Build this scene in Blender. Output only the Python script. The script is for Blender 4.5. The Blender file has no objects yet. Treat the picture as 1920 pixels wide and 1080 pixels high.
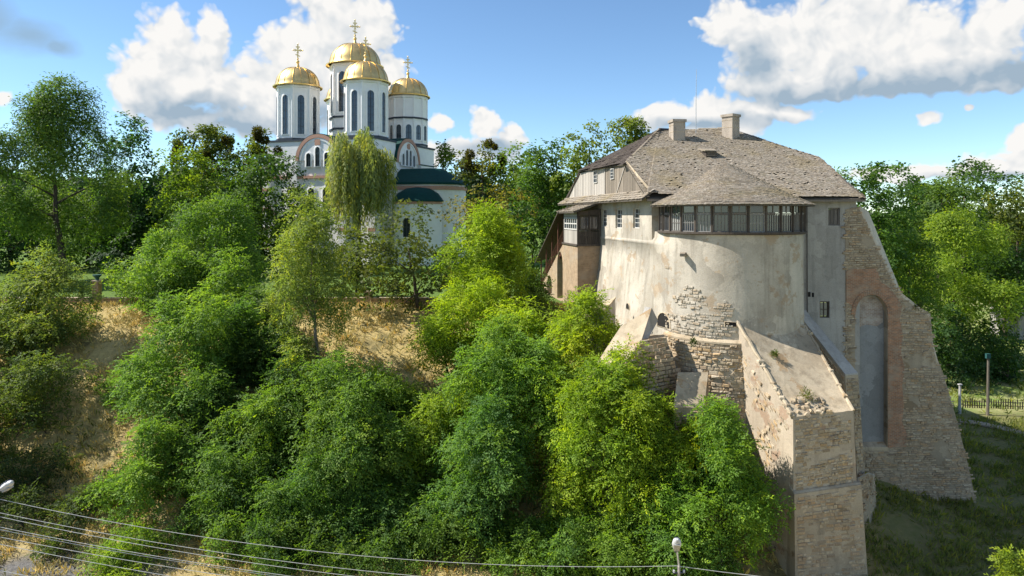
import bpy, bmesh, math, random
import numpy as np
from mathutils import Vector, Matrix
from mathutils.geometry import tessellate_polygon

# ------------------------------------------------------------------ camera, sky, sun, exposure
SC = bpy.context.scene
COL = SC.collection
R = math.radians
FPX, HORIZON, CAMZ = 1300.0, 403.0, 7.4          # focal length and horizon in photograph pixels, eye height
cam_d = bpy.data.cameras.new('camera')
cam = bpy.data.objects.new('camera', cam_d); COL.objects.link(cam)
cam.location = (0, 0, CAMZ); cam.rotation_euler = (R(90), 0, 0)
cam_d.sensor_width = 36.0; cam_d.lens = FPX / 1920 * 36
cam_d.shift_y = -(540 - HORIZON) / 1920
cam_d.clip_start = 0.2; cam_d.clip_end = 5000
SC.camera = cam

SUN_EL = R(46); SUN_BACK = R(-7)                  # sun stands to the left, very slightly behind the scene
to_sun = Vector((-math.cos(SUN_EL) * math.cos(SUN_BACK), -math.cos(SUN_EL) * math.sin(SUN_BACK), math.sin(SUN_EL)))
sun_d = bpy.data.lights.new('sun', 'SUN'); sun_d.energy = 5.0; sun_d.angle = R(0.5); sun_d.color = (1.0, 0.955, 0.885)
sun = bpy.data.objects.new('sun', sun_d); COL.objects.link(sun); sun.location = (-60, 20, 80)
sun.rotation_euler = to_sun.to_track_quat('Z', 'Y').to_euler()

SC.view_settings.view_transform = 'Standard'; SC.view_settings.look = 'None'
SC.view_settings.exposure = 0.74; SC.view_settings.gamma = 1.0; SC.view_settings.use_curve_mapping = False
SC.cycles.use_denoising = True
SC.cycles.max_bounces = 6; SC.cycles.diffuse_bounces = 4; SC.cycles.glossy_bounces = 2
SC.cycles.transmission_bounces = 4; SC.cycles.transparent_max_bounces = 6

world = bpy.data.worlds.new('World'); SC.world = world; world.use_nodes = True
WN, WL = world.node_tree.nodes, world.node_tree.links
WN.clear()

def mnode(nt, op, a, b=None, c=None, clamp=False):
    n = nt.nodes.new('ShaderNodeMath'); n.operation = op; n.use_clamp = clamp
    for i, v in enumerate((a, b, c)):
        if v is None: continue
        if isinstance(v, (int, float)): n.inputs[i].default_value = v
        else: nt.links.new(v, n.inputs[i])
    return n.outputs[0]
def vnode(nt, op, a, b=None):
    n = nt.nodes.new('ShaderNodeVectorMath'); n.operation = op
    for i, v in enumerate((a, b)):
        if v is None: continue
        if isinstance(v, (tuple, list)): n.inputs[i].default_value = v
        else: nt.links.new(v, n.inputs[i])
    return n.outputs['Value'] if op in ('LENGTH', 'DOT_PRODUCT', 'DISTANCE') else n.outputs[0]

def sky_angles(px, py, rx, ry):
    az = math.atan((px - 960) / FPX); c = math.cos(az)
    el = math.atan((HORIZON - py) / FPX * c)
    return az, el, rx / FPX * c * c, ry / FPX * c
CUMULUS = [(315, 55, 62, 58), (400, 62, 46, 62), (285, 125, 80, 70), (345, 150, 130, 85), (250, 165, 60, 48), (420, 165, 80, 66), (340, 215, 95, 40),
           (620, 20, 75, 75), (690, 40, 70, 90), (545, 100, 85, 75), (640, 130, 130, 110), (500, 170, 70, 80), (720, 150, 45, 70), (450, 225, 110, 36),
           (910, 232, 42, 42), (960, 258, 38, 34), (820, 240, 28, 26), (880, 285, 120, 30),
           (1370, 40, 70, 70), (1440, 95, 100, 95), (1560, 60, 160, 110), (1700, 75, 140, 95), (1850, 90, 130, 75), (1880, 30, 90, 60), (1420, 165, 90, 40), (1530, 140, 110, 50), (1760, 135, 160, 36),
           (1700, 152, 240, 30), (1860, 140, 150, 36), (1520, 168, 130, 24),
           (1320, 212, 48, 40), (1250, 222, 85, 30), (1420, 212, 90, 32), (1480, 212, 40, 22), (1340, 240, 120, 28),
           (1738, 214, 32, 20), (1816, 200, 14, 10), (1918, 250, 40, 36), (1860, 318, 150, 34), (1690, 328, 170, 22), (1960, 290, 120, 36), (10, 200, 36, 20)]
GREY_BASES = [(1690, 160, 280, 34), (1500, 178, 150, 20), (1880, 140, 160, 36), (345, 208, 105, 30), (450, 236, 110, 20), (600, 215, 80, 40), (1330, 236, 150, 14), (920, 285, 90, 16), (1420, 120, 40, 34), (1850, 335, 140, 14)]
HAZY = [(40, 72, 120, 50), (100, 92, 70, 26), (-30, 40, 90, 60)]

SKY_STRENGTH, CLOUD_WHITE, CLOUD_LIT, CLOUD_RELIEF, CLOUD_BASE = .110, 5.25, .82, 1.0, .36
def cloud_body():
    """soft bodies of the cumulus clouds over (azimuth, elevation)"""
    g = bpy.data.node_groups.new('cumulus_body', 'ShaderNodeTree')
    g.interface.new_socket('P', in_out='INPUT', socket_type='NodeSocketVector')
    g.interface.new_socket('Body', in_out='OUTPUT', socket_type='NodeSocketFloat')
    gi = g.nodes.new('NodeGroupInput'); go = g.nodes.new('NodeGroupOutput'); p = gi.outputs[0]
    f = None
    for (x, y, rx, ry) in CUMULUS:
        az, el, ra, re = sky_angles(x, y, rx * 1.27, ry * 1.27)
        n = g.nodes.new('ShaderNodeVectorMath'); n.operation = 'MULTIPLY_ADD'; g.links.new(p, n.inputs[0])
        n.inputs[1].default_value = (1 / ra, 1 / re, 0); n.inputs[2].default_value = (-az / ra, -el / re, 0)
        d = vnode(g, 'LENGTH', n.outputs[0]); f = d if f is None else mnode(g, 'SMOOTH_MIN', f, d, 0.22)
    f = mnode(g, 'SUBTRACT', 1.0, f)
    # the same kind of cloud goes on all round, unseen outside the field of view, its cover raised to add fill light
    gn = g.nodes.new('ShaderNodeTexNoise'); gn.inputs['Scale'].default_value = 3.2; gn.inputs['Detail'].default_value = 2
    g.links.new(vnode(g, 'MULTIPLY', p, (1, 1.7, 0)), gn.inputs['Vector'])
    sp = g.nodes.new('ShaderNodeSeparateXYZ'); g.links.new(p, sp.inputs[0])
    side = mnode(g, 'MULTIPLY', mnode(g, 'SUBTRACT', mnode(g, 'ABSOLUTE', sp.outputs[0]), 0.78), 4.0, clamp=True)
    up = mnode(g, 'MULTIPLY', mnode(g, 'SUBTRACT', sp.outputs[1], 0.42), 4.0, clamp=True)
    gen = mnode(g, 'ADD', mnode(g, 'MULTIPLY', mnode(g, 'SUBTRACT', gn.outputs[0], 0.50), 4.0),
                mnode(g, 'MULTIPLY', mnode(g, 'SUBTRACT', mnode(g, 'MAXIMUM', side, up), 1.0), 4.0))
    f = mnode(g, 'MAXIMUM', f, mnode(g, 'MAXIMUM', gen, -2.0))
    g.links.new(f, go.inputs['Body']); return g
def cloud_detail():
    """cauliflower relief"""
    g = bpy.data.node_groups.new('cumulus_relief', 'ShaderNodeTree')
    g.interface.new_socket('P', in_out='INPUT', socket_type='NodeSocketVector')
    g.interface.new_socket('Relief', in_out='OUTPUT', socket_type='NodeSocketFloat')
    gi = g.nodes.new('NodeGroupInput'); go = g.nodes.new('NodeGroupOutput'); p = gi.outputs[0]
    n1 = g.nodes.new('ShaderNodeTexNoise'); n1.inputs['Scale'].default_value = 17; n1.inputs['Detail'].default_value = 8; n1.inputs['Roughness'].default_value = .58
    g.links.new(vnode(g, 'MULTIPLY', p, (1, 1.25, 1)), n1.inputs['Vector'])
    vo = g.nodes.new('ShaderNodeTexVoronoi'); vo.feature = 'SMOOTH_F1'; vo.inputs['Scale'].default_value = 30
    vo.inputs['Detail'].default_value = 2; vo.inputs['Roughness'].default_value = .6; vo.inputs['Smoothness'].default_value = .45
    g.links.new(p, vo.inputs['Vector'])
    r = mnode(g, 'ADD', mnode(g, 'MULTIPLY', mnode(g, 'SUBTRACT', n1.outputs[0], .5), .55), mnode(g, 'MULTIPLY', mnode(g, 'SUBTRACT', .42, vo.outputs['Distance']), .44))
    g.links.new(r, go.inputs['Relief']); return g

def build_sky():
    nt = world.node_tree
    world.cycles.sampling_method = 'NONE'
    tc = WN.new('ShaderNodeTexCoord'); sp = WN.new('ShaderNodeSeparateXYZ'); WL.new(tc.outputs['Generated'], sp.inputs[0])
    az = mnode(nt, 'ARCTAN2', sp.outputs[0], sp.outputs[1]); el = mnode(nt, 'ARCSINE', sp.outputs[2])
    cb = WN.new('ShaderNodeCombineXYZ'); WL.new(az, cb.inputs[0]); WL.new(el, cb.inputs[1]); p0 = cb.outputs[0]
    nz = WN.new('ShaderNodeTexNoise'); nz.inputs['Scale'].default_value = 11; nz.inputs['Detail'].default_value = 4; WL.new(p0, nz.inputs['Vector'])
    off = vnode(nt, 'SCALE', vnode(nt, 'SUBTRACT', nz.outputs['Color'], (.5, .5, .5))); off.node.inputs['Scale'].default_value = 0.05
    p = vnode(nt, 'ADD', p0, off)
    gb, gd = cloud_body(), cloud_detail()
    def ev(g, vec):
        n = WN.new('ShaderNodeGroup'); n.node_tree = g; WL.new(vec, n.inputs[0]); return n.outputs[0]
    bod, bod_up = ev(gb, p), ev(gb, vnode(nt, 'ADD', p, (-.012, .030, 0)))
    rel, rel_s = ev(gd, p), ev(gd, vnode(nt, 'ADD', p, (-.009, .012, 0)))
    den = mnode(nt, 'ADD', bod, rel)
    alpha = mnode(nt, 'MULTIPLY', mnode(nt, 'SUBTRACT', den, 0.02), 5.0, clamp=True)
    alpha = mnode(nt, 'MULTIPLY', alpha, mnode(nt, 'MULTIPLY', mnode(nt, 'ADD', el, 0.01), 25.0, clamp=True))
    lit = mnode(nt, 'ADD', CLOUD_LIT, mnode(nt, 'MULTIPLY', mnode(nt, 'SUBTRACT', rel, rel_s), CLOUD_RELIEF))
    lit = mnode(nt, 'SUBTRACT', lit, mnode(nt, 'MULTIPLY', mnode(nt, 'SUBTRACT', bod_up, bod), CLOUD_BASE), clamp=True)
    sb = None
    for (x, y, rx, ry) in GREY_BASES:
        A, E, ra, re = sky_angles(x, y, rx * 1.25, ry * 1.35)
        n = WN.new('ShaderNodeVectorMath'); n.operation = 'MULTIPLY_ADD'; WL.new(p, n.inputs[0]); n.inputs[1].default_value = (1 / ra, 1 / re, 0); n.inputs[2].default_value = (-A / ra, -E / re, 0)
        d_ = vnode(nt, 'LENGTH', n.outputs[0]); sb = d_ if sb is None else mnode(nt, 'SMOOTH_MIN', sb, d_, .3)
    sb = mnode(nt, 'MULTIPLY', mnode(nt, 'SUBTRACT', 1.05, sb), 1.1, clamp=True)
    lit = mnode(nt, 'SUBTRACT', lit, mnode(nt, 'MULTIPLY', sb, .95), clamp=True)
    mc = WN.new('ShaderNodeMix'); mc.data_type = 'RGBA'; WL.new(lit, mc.inputs[0])
    mc.inputs[6].default_value = (2.0, 2.6, 3.2, 1); mc.inputs[7].default_value = (CLOUD_WHITE, CLOUD_WHITE * .985, CLOUD_WHITE * .96, 1)
    sky = WN.new('ShaderNodeTexSky'); sky.sky_type = 'NISHITA'; sky.sun_disc = False
    sky.sun_elevation = SUN_EL; sky.sun_rotation = math.atan2(to_sun.x, to_sun.y)
    sky.air_density = 1.0; sky.dust_density = 0.0; sky.ozone_density = 2.4; sky.altitude = 1800
    # thin grey sheets of cloud
    hz = None
    for (x, y, rx, ry) in HAZY:
        A, E, ra, re = sky_angles(x, y, rx, ry)
        v = mnode(nt, 'SUBTRACT', 1.0, vnode(nt, 'LENGTH', vnode(nt, 'MULTIPLY', vnode(nt, 'SUBTRACT', p, (A, E, 0)), (1 / ra, 1 / re, 0))))
        hz = v if hz is None else mnode(nt, 'MAXIMUM', hz, v)
    hn = WN.new('ShaderNodeTexNoise'); hn.inputs['Scale'].default_value = 14; hn.inputs['Detail'].default_value = 5
    WL.new(vnode(nt, 'MULTIPLY', p, (.6, 1.8, 1)), hn.inputs['Vector'])
    hz = mnode(nt, 'MULTIPLY', mnode(nt, 'ADD', hz, mnode(nt, 'SUBTRACT', hn.outputs[0], .55)), 1.3, clamp=True)
    hz = mnode(nt, 'MULTIPLY', hz, .75)
    mh = WN.new('ShaderNodeMix'); mh.data_type = 'RGBA'; WL.new(hz, mh.inputs[0]); st = WN.new('ShaderNodeMix'); st.data_type = 'RGBA'; st.blend_type = 'MULTIPLY'; st.inputs[0].default_value = 1.0; WL.new(sky.outputs[0], st.inputs[6]); st.inputs[7].default_value = (.86, .97, 1.0, 1); WL.new(st.outputs[2], mh.inputs[6]); mh.inputs[7].default_value = (1.7, 2.45, 3.1, 1)
    mx = WN.new('ShaderNodeMix'); mx.data_type = 'RGBA'; WL.new(alpha, mx.inputs[0]); WL.new(mh.outputs[2], mx.inputs[6]); WL.new(mc.outputs[2], mx.inputs[7])
    bg = WN.new('ShaderNodeBackground'); bg.inputs['Strength'].default_value = SKY_STRENGTH; WL.new(mx.outputs[2], bg.inputs['Color'])
    out = WN.new('ShaderNodeOutputWorld'); WL.new(bg.outputs[0], out.inputs[0])
build_sky()

# ------------------------------------------------------------------ helpers
def P(px, py, Y):
    return Vector(((px - 960) / FPX * Y, Y, CAMZ + (HORIZON - py) / FPX * Y))
def pix(v):
    return 960 + FPX * v[0] / v[1], HORIZON - FPX * (v[2] - CAMZ) / v[1]
def inside(pt, poly):
    x, y = pt; r = False; n = len(poly)
    for i in range(n):
        x1, y1 = poly[i]; x2, y2 = poly[i - 1]
        if (y1 > y) != (y2 > y) and x < (x2 - x1) * (y - y1) / (y2 - y1) + x1: r = not r
    return r
def sstep(a, b, x):
    t = min(1, max(0, (x - a) / (b - a))); return t * t * (3 - 2 * t)

class MB:
    """collects faces of one mesh"""
    def __init__(s): s.v = []; s.f = []; s.var = []
    def face(s, pts, var=None):
        i = len(s.v); s.v += [tuple(p) for p in pts]; s.f.append(tuple(range(i, i + len(pts)))); s.var.append(var or 0.0)
    def box(s, c, size, M=None):
        hx, hy, hz = (k / 2 for k in size); c = Vector(c)
        q = [Vector((x, y, z)) for x in (-hx, hx) for y in (-hy, hy) for z in (-hz, hz)]
        if M is not None: q = [M @ k for k in q]
        i = len(s.v); s.v += [tuple(c + k) for k in q]
        for f in ((0, 1, 3, 2), (4, 6, 7, 5), (0, 4, 5, 1), (2, 3, 7, 6), (0, 2, 6, 4), (1, 5, 7, 3)):
            s.f.append(tuple(i + k for k in f)); s.var.append(0.0)
        return s
    def hexa(s, a, b):
        """solid between two polygons of equal length"""
        n = len(a); i = len(s.v); s.v += [tuple(p) for p in a] + [tuple(p) for p in b]
        s.f.append(tuple(range(i + n - 1, i - 1, -1))); s.f.append(tuple(range(i + n, i + 2 * n)))
        for k in range(n):
            l = (k + 1) % n; s.f.append((i + k, i + l, i + n + l, i + n + k))
        s.var += [0.0] * (n + 2)
        return s
    def panel(s, loops, off):
        """flat panel with holes (first loop outer), extruded by off"""
        off = Vector(off); flat = [Vector(p) for l in loops for p in l]; i = len(s.v); n = len(flat)
        s.v += [tuple(p) for p in flat] + [tuple(p + off) for p in flat]
        for t in tessellate_polygon([[Vector(p) for p in l] for l in loops]):
            s.f.append(tuple(i + k for k in t)); s.f.append(tuple(i + n + k for k in reversed(t))); s.var += [0., 0.]
        b = 0
        for l in loops:
            m = len(l)
            for k in range(m):
                q = (k + 1) % m; s.f.append((i + b + k, i + b + q, i + n + b + q, i + n + b + k)); s.var.append(0.)
            b += m
        return s
    def tube(s, pts, rad, n=8, cap=True):
        pts = [Vector(p) for p in pts]; i0 = len(s.v); m = len(pts)
        rad = rad if isinstance(rad, (list, tuple)) else [rad] * m
        for k, p in enumerate(pts):
            t = (pts[min(k + 1, m - 1)] - pts[max(k - 1, 0)]).normalized()
            a = t.orthogonal().normalized() if abs(t.z) < .95 else (Vector((1, 0, 0)) - t * t.x).normalized()
            if abs(t.z) < .95: a = t.cross(Vector((0, 0, 1))).normalized()
            b = t.cross(a)
            for j in range(n):
                w = 2 * math.pi * j / n; s.v.append(tuple(p + (a * math.cos(w) + b * math.sin(w)) * rad[k]))
        for k in range(m - 1):
            for j in range(n):
                l = (j + 1) % n; s.f.append((i0 + k * n + j, i0 + k * n + l, i0 + (k + 1) * n + l, i0 + (k + 1) * n + j)); s.var.append(0.)
        if cap:
            s.f.append(tuple(i0 + j for j in reversed(range(n)))); s.f.append(tuple(i0 + (m - 1) * n + j for j in range(n))); s.var += [0., 0.]
        return s
    def lathe(s, c, prof, n=32, a0=0.0, a1=2 * math.pi, M=None):
        c = Vector(c); full = abs(a1 - a0 - 2 * math.pi) < 1e-6; cols = n if full else n + 1; i0 = len(s.v)
        for (r, z) in prof:
            for j in range(cols):
                w = a0 + (a1 - a0) * j / n; s.v.append(tuple(c + Vector((r * math.cos(w), r * math.sin(w), z))))
        for k in range(len(prof) - 1):
            for j in range(n):
                l = (j + 1) % cols; s.f.append((i0 + k * cols + j, i0 + k * cols + l, i0 + (k + 1) * cols + l, i0 + (k + 1) * cols + j)); s.var.append(0.)
        return s
    def build(s, name, mat, parent=None, smooth=False, fix=True):
        me = bpy.data.meshes.new(name); me.from_pydata(s.v, [], s.f); me.update()
        if any(s.var):
            at = me.attributes.new('var', 'FLOAT', 'FACE'); at.data.foreach_set('value', s.var)
        if fix:
            bm = bmesh.new(); bm.from_mesh(me); bmesh.ops.recalc_face_normals(bm, faces=bm.faces); bm.to_mesh(me); bm.free()
        if smooth:
            me.shade_smooth()
            if smooth != 'all': me.set_sharp_from_angle(angle=R(38))
        return link(name, me, mat, parent)

def link(name, me, mat, parent=None):
    if mat and not me.materials: me.materials.append(mat)
    o = bpy.data.objects.new(name, me); COL.objects.link(o)
    if parent is not None: attach(o, parent)
    return o
def attach(o, parent):
    o.parent = parent
    if parent.type == 'EMPTY': o.matrix_parent_inverse = Matrix.Translation(-parent.location)
def thing(name, loc, label, cat, group=None):
    o = bpy.data.objects.new(name, None); COL.objects.link(o); o.location = loc; o.empty_display_size = .3
    return tag(o, label, cat, group)
def tag(o, label=None, cat=None, group=None, kind=None):
    if label: o['label'] = label
    if cat: o['category'] = cat
    if group: o['group'] = group
    if kind: o['kind'] = kind
    return o
def np_mesh(name, verts, quads, var=None):
    me = bpy.data.meshes.new(name); nv, nf = len(verts), len(quads); k = quads.shape[1]
    me.vertices.add(nv); me.vertices.foreach_set('co', np.ascontiguousarray(verts, dtype=np.float32).ravel())
    me.loops.add(nf * k); me.loops.foreach_set('vertex_index', np.ascontiguousarray(quads, dtype=np.int32).ravel())
    me.polygons.add(nf); me.polygons.foreach_set('loop_start', np.arange(0, nf * k, k, dtype=np.int32))
    me.update(calc_edges=True)
    if var is not None:
        at = me.attributes.new('var', 'FLOAT', 'FACE'); at.data.foreach_set('value', np.ascontiguousarray(var, dtype=np.float32))
    return me

# ------------------------------------------------------------------ materials
class Mat:
    def __init__(s, name):
        s.m = bpy.data.materials.new(name); s.m.use_nodes = True; s.nt = s.m.node_tree; s.N = s.nt.nodes; s.L = s.nt.links
        s.b = s.N['Principled BSDF']; tc = s.N.new('ShaderNodeTexCoord'); s.co = tc.outputs['Object']
    def map(s, sc=(1, 1, 1), rot=(0, 0, 0)):
        m = s.N.new('ShaderNodeMapping'); m.inputs['Scale'].default_value = sc; m.inputs['Rotation'].default_value = rot; s.L.new(s.co, m.inputs[0]); return m.outputs[0]
    def noise(s, scale, detail=4, rough=.55, vec=None, dist=0):
        n = s.N.new('ShaderNodeTexNoise'); n.inputs['Scale'].default_value = scale; n.inputs['Detail'].default_value = detail
        n.inputs['Roughness'].default_value = rough; n.inputs['Distortion'].default_value = dist
        s.L.new(vec or s.co, n.inputs['Vector']); return n.outputs[0]
    def voro(s, scale, vec=None, feature='F1', out='Distance'):
        n = s.N.new('ShaderNodeTexVoronoi'); n.feature = feature; n.inputs['Scale'].default_value = scale; s.L.new(vec or s.co, n.inputs['Vector']); return n.outputs[out]
    def ramp(s, fac, stops):
        n = s.N.new('ShaderNodeValToRGB'); e = n.color_ramp.elements
        while len(e) > 1: e.remove(e[-1])
        for i, (p, c) in enumerate(stops):
            q = e[0] if i == 0 else e.new(p)
            q.position = p; q.color = (c, c, c, 1) if isinstance(c, (int, float)) else (*c, 1)
        s.L.new(fac, n.inputs[0]); return n.outputs[0]
    def mix(s, fac, a, b, mode='MIX'):
        n = s.N.new('ShaderNodeMix'); n.data_type = 'RGBA'; n.blend_type = mode
        for sock, v in ((n.inputs[0], fac), (n.inputs[6], a), (n.inputs[7], b)):
            if isinstance(v, (int, float)): sock.default_value = v
            elif isinstance(v, tuple): sock.default_value = (*v, 1)
            else: s.L.new(v, sock)
        return n.outputs[2]
    def math(s, op, a, b=None, c=None, clamp=False): return mnode(s.nt, op, a, b, c, clamp)
    def attr(s, name='var'):
        n = s.N.new('ShaderNodeAttribute'); n.attribute_name = name; return n.outputs['Fac']
    def obj(s, out): 
        n = s.N.new('ShaderNodeObjectInfo'); return n.outputs[out]
    def bump(s, h, dist=.03, strength=.6):
        n = s.N.new('ShaderNodeBump'); n.inputs['Distance'].default_value = dist; n.inputs['Strength'].default_value = strength
        s.L.new(h, n.inputs['Height']); s.L.new(n.outputs[0], s.b.inputs['Normal'])
    def done(s, color, rough=.85, metal=0, spec=.3):
        if isinstance(color, tuple): s.b.inputs['Base Color'].default_value = (*color, 1)
        else: s.L.new(color, s.b.inputs['Base Color'])
        if isinstance(rough, (int, float)): s.b.inputs['Roughness'].default_value = rough
        else: s.L.new(rough, s.b.inputs['Roughness'])
        s.b.inputs['Metallic'].default_value = metal; s.b.inputs['Specular IOR Level'].default_value = spec
        return s.m

def mat_plaster(name, base, stain, patch=None, amt=.5):
    m = Mat(name)
    n1 = m.noise(.45, 6, .62); n2 = m.noise(1.0, 5, .6, m.map((2.2, 2.2, .22))); n3 = m.noise(14, 5, .6)
    c = m.mix(m.ramp(n1, [(.36, 0.), (.66, 1.)]), base, stain)
    c = m.mix(m.math('MULTIPLY', m.ramp(n2, [(.5, 0.), (.72, 1.)]), amt), c, tuple(k * .55 for k in stain))
    if patch: c = m.mix(m.ramp(m.noise(.6, 7, .68, m.map((1, 1, 1.3), (0, 0, 2))), [(.565, 0.), (.60, 1.)]), c, patch)
    # old repairs: irregular fields of slightly different render
    wv = m.N.new('ShaderNodeVectorMath'); wv.operation = 'ADD'; nz = m.N.new('ShaderNodeTexNoise'); nz.inputs['Scale'].default_value = 1.3; nz.inputs['Detail'].default_value = 5; m.L.new(m.co, nz.inputs['Vector'])
    sc = m.N.new('ShaderNodeVectorMath'); sc.operation = 'SCALE'; sc.inputs['Scale'].default_value = 1.6; m.L.new(nz.outputs['Color'], sc.inputs[0]); m.L.new(m.co, wv.inputs[0]); m.L.new(sc.outputs[0], wv.inputs[1])
    vc = m.voro(.55, wv.outputs[0], out='Color'); bw = m.N.new('ShaderNodeRGBToBW'); m.L.new(vc, bw.inputs[0])
    c = m.mix(.8, c, m.ramp(bw.outputs[0], [(.15, .78), (.5, 1.0), (.85, 1.16)]), 'MULTIPLY')
    c = m.mix(m.ramp(m.noise(2.4, 8, .72), [(.54, 0.), (.70, .5)]), c, tuple(k * .62 for k in stain))
    c = m.mix(.35, c, m.ramp(n3, [(.3, .35), (.7, .8)]), 'MULTIPLY')
    m.bump(m.mix(.5, n3, m.noise(3, 6, .65)), .05, .5)
    return m.done(c, .93, 0, .15)

def mat_stone(name, cols, extra=1.0, moss=False):
    m = Mat(name)
    v = m.math('FRACT', m.math('ADD', m.attr(), m.obj('Random')))
    st = [(i / (len(cols) - 1), c) for i, c in enumerate(cols)]
    c = m.ramp(v, st)
    n = m.noise(7, 6, .65); c = m.mix(.75 * extra, c, m.ramp(n, [(.28, .35), (.7, 1.15)]), 'MULTIPLY')
    c = m.mix(m.ramp(m.noise(1.1, 5, .6), [(.56, 0.), (.75, .55)]), c, (.16, .15, .09))
    if moss: c = m.mix(m.ramp(m.noise(.33, 5, .6), [(.50, 0.), (.66, .5)]), c, (.27, .21, .10))
    m.bump(m.noise(16, 6, .7), .04, .7)
    return m.done(c, .95, 0, .12)

def mat_flat(name, c, rough=.7, metal=0, spec=.3, var=.25, scale=6):
    m = Mat(name); n = m.noise(scale, 5, .6)
    col = m.mix(1.0, c, m.ramp(n, [(.25, 1 - var), (.75, 1 + var)]), 'MULTIPLY')
    return m.done(col, rough, metal, spec)

def mat_wood(name, a, b, sc=(14, 14, 1.2)):
    m = Mat(name); g = m.noise(1.6, 6, .65, m.map(sc)); v = m.obj('Random')
    c = m.mix(m.ramp(g, [(.3, 0.), (.7, 1.)]), a, b)
    c = m.mix(.6, c, m.ramp(v, [(0., .55), (1., 1.25)]), 'MULTIPLY')
    m.bump(g, .02, .5)
    return m.done(c, .88, 0, .15)

def mat_brick(name, a, b, mortar, scale=1.0, axis='XZ'):
    m = Mat(name)
    rot = (R(90), 0, 0) if axis == 'XZ' else (R(90), 0, R(90))
    mp = m.N.new('ShaderNodeMapping'); m.L.new(m.co, mp.inputs[0]); mp.inputs['Rotation'].default_value = (R(-90), 0, 0) if axis == 'XZ' else (R(-90), R(-90), 0)
    t = m.N.new('ShaderNodeTexBrick'); m.L.new(mp.outputs[0], t.inputs['Vector'])
    t.inputs['Scale'].default_value = scale; t.inputs['Brick Width'].default_value = .27; t.inputs['Row Height'].default_value = .085
    t.inputs['Mortar Size'].default_value = .012; t.inputs['Color1'].default_value = (*a, 1); t.inputs['Color2'].default_value = (*b, 1); t.inputs['Mortar'].default_value = (*mortar, 1)
    c = m.mix(.7, t.outputs['Color'], m.ramp(m.noise(2.2, 7, .7), [(.25, .4), (.75, 1.3)]), 'MULTIPLY')
    c = m.mix(m.ramp(m.noise(.9, 6, .65), [(.51, 0.), (.64, .7)]), c, mortar)
    h = m.mix(.5, m.math('SUBTRACT', 1.0, t.outputs['Fac']), m.noise(12, 5, .6)); m.bump(h, .05, .7)
    return m.done(c, .95, 0, .12)

def mat_leaf(name, gloss=.25, trans=.48, tint=(1.45, 1.5, .5)):
    m = Mat(name); v = m.attr(); col = m.obj('Color')
    c = m.mix(1.0, col, m.ramp(v, [(0., (.40, .50, .50)), (.45, (.9, .95, .9)), (.8, (1.4, 1.25, .8)), (1., (2.0, 1.6, .6))]), 'MULTIPLY')
    c = m.mix(.5, c, m.ramp(m.noise(.35, 3), [(.3, .7), (.7, 1.25)]), 'MULTIPLY')
    tr = m.N.new('ShaderNodeBsdfTranslucent'); m.L.new(m.mix(1.0, c, tint, 'MULTIPLY'), tr.inputs[0])
    m.done(c, .62, 0, gloss)
    mx = m.N.new('ShaderNodeMixShader'); mx.inputs[0].default_value = trans
    m.L.new(m.b.outputs[0], mx.inputs[1]); m.L.new(tr.outputs[0], mx.inputs[2]); m.L.new(mx.outputs[0], m.N['Material Output'].inputs[0])
    return m.m

M = {}
M['plaster'] = mat_plaster('cream_lime_plaster', (.60, .54, .44), (.45, .395, .31), (.46, .36, .25), .6)
M['plaster_grey'] = mat_plaster('grey_cement_render', (.47, .44, .39), (.39, .365, .325), None, .5)
M['plaster_infill'] = mat_plaster('smooth_grey_infill', (.33, .33, .32), (.29, .295, .29), None, .15)
M['coping'] = mat_plaster('pale_mortar_coping', (.58, .485, .345), (.45, .355, .235), (.43, .30, .17), .7)
M['mortar'] = mat_plaster('weathered_mortar', (.48, .40, .29), (.38, .31, .22), (.31, .235, .15), .5)
M['mortar_pale'] = mat_plaster('pale_mortar', (.54, .455, .34), (.45, .37, .275), (.41, .29, .20), .5)
M['stone'] = mat_stone('rubble_stone', [(.54, .43, .29), (.44, .345, .235), (.59, .485, .345), (.37, .29, .20), (.55, .375, .215), (.50, .405, .29)])
M['stone_pale'] = mat_stone('pale_rubble_stone', [(.57, .465, .32), (.45, .35, .23), (.62, .52, .38), (.36, .28, .19), (.58, .40, .21), (.51, .415, .295)])
M['coping_sunlit_tone'] = mat_plaster('sunlit_tone_mortar', (.72, .65, .52), (.60, .53, .42), (.5, .42, .3), .4)  # sunlight on the pier copings, put into a paler mortar colour
M['stone_flush'] = mat_stone('plaster_smeared_stone', [(.58, .51, .40), (.48, .41, .31), (.62, .555, .45), (.43, .36, .265), (.56, .44, .30), (.54, .485, .395)])
M['frame_grey'] = mat_wood('flaking_grey_paint', (.22, .21, .19), (.36, .345, .32))
M['brick'] = mat_brick('old_red_brick', (.48, .235, .125), (.31, .18, .115), (.40, .325, .24))
M['brick_tan'] = mat_brick('tan_brick', (.46, .31, .18), (.38, .25, .15), (.36, .29, .21))
M['brick_tan_side'] = mat_brick('tan_brick_side', (.50, .36, .22), (.42, .29, .18), (.42, .35, .26), axis='YZ')
M['brick_white'] = mat_brick('bare_whitish_brick', (.44, .36, .30), (.36, .26, .2), (.5, .47, .42))
M['shingle'] = mat_stone('weathered_wood_shingle', [(.39, .335, .265), (.33, .28, .22), (.44, .385, .31), (.28, .235, .18), (.37, .305, .225), (.42, .37, .30)], moss=True)
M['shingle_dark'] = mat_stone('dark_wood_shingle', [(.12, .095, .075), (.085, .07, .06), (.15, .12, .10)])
M['roof_under'] = mat_flat('roof_boards', (.10, .085, .065), .9)
M['wood_grey'] = mat_wood('silvered_boards', (.20, .165, .125), (.30, .255, .20))
M['wood_pale'] = mat_wood('pale_grey_boards', (.38, .34, .29), (.48, .44, .38))
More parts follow.
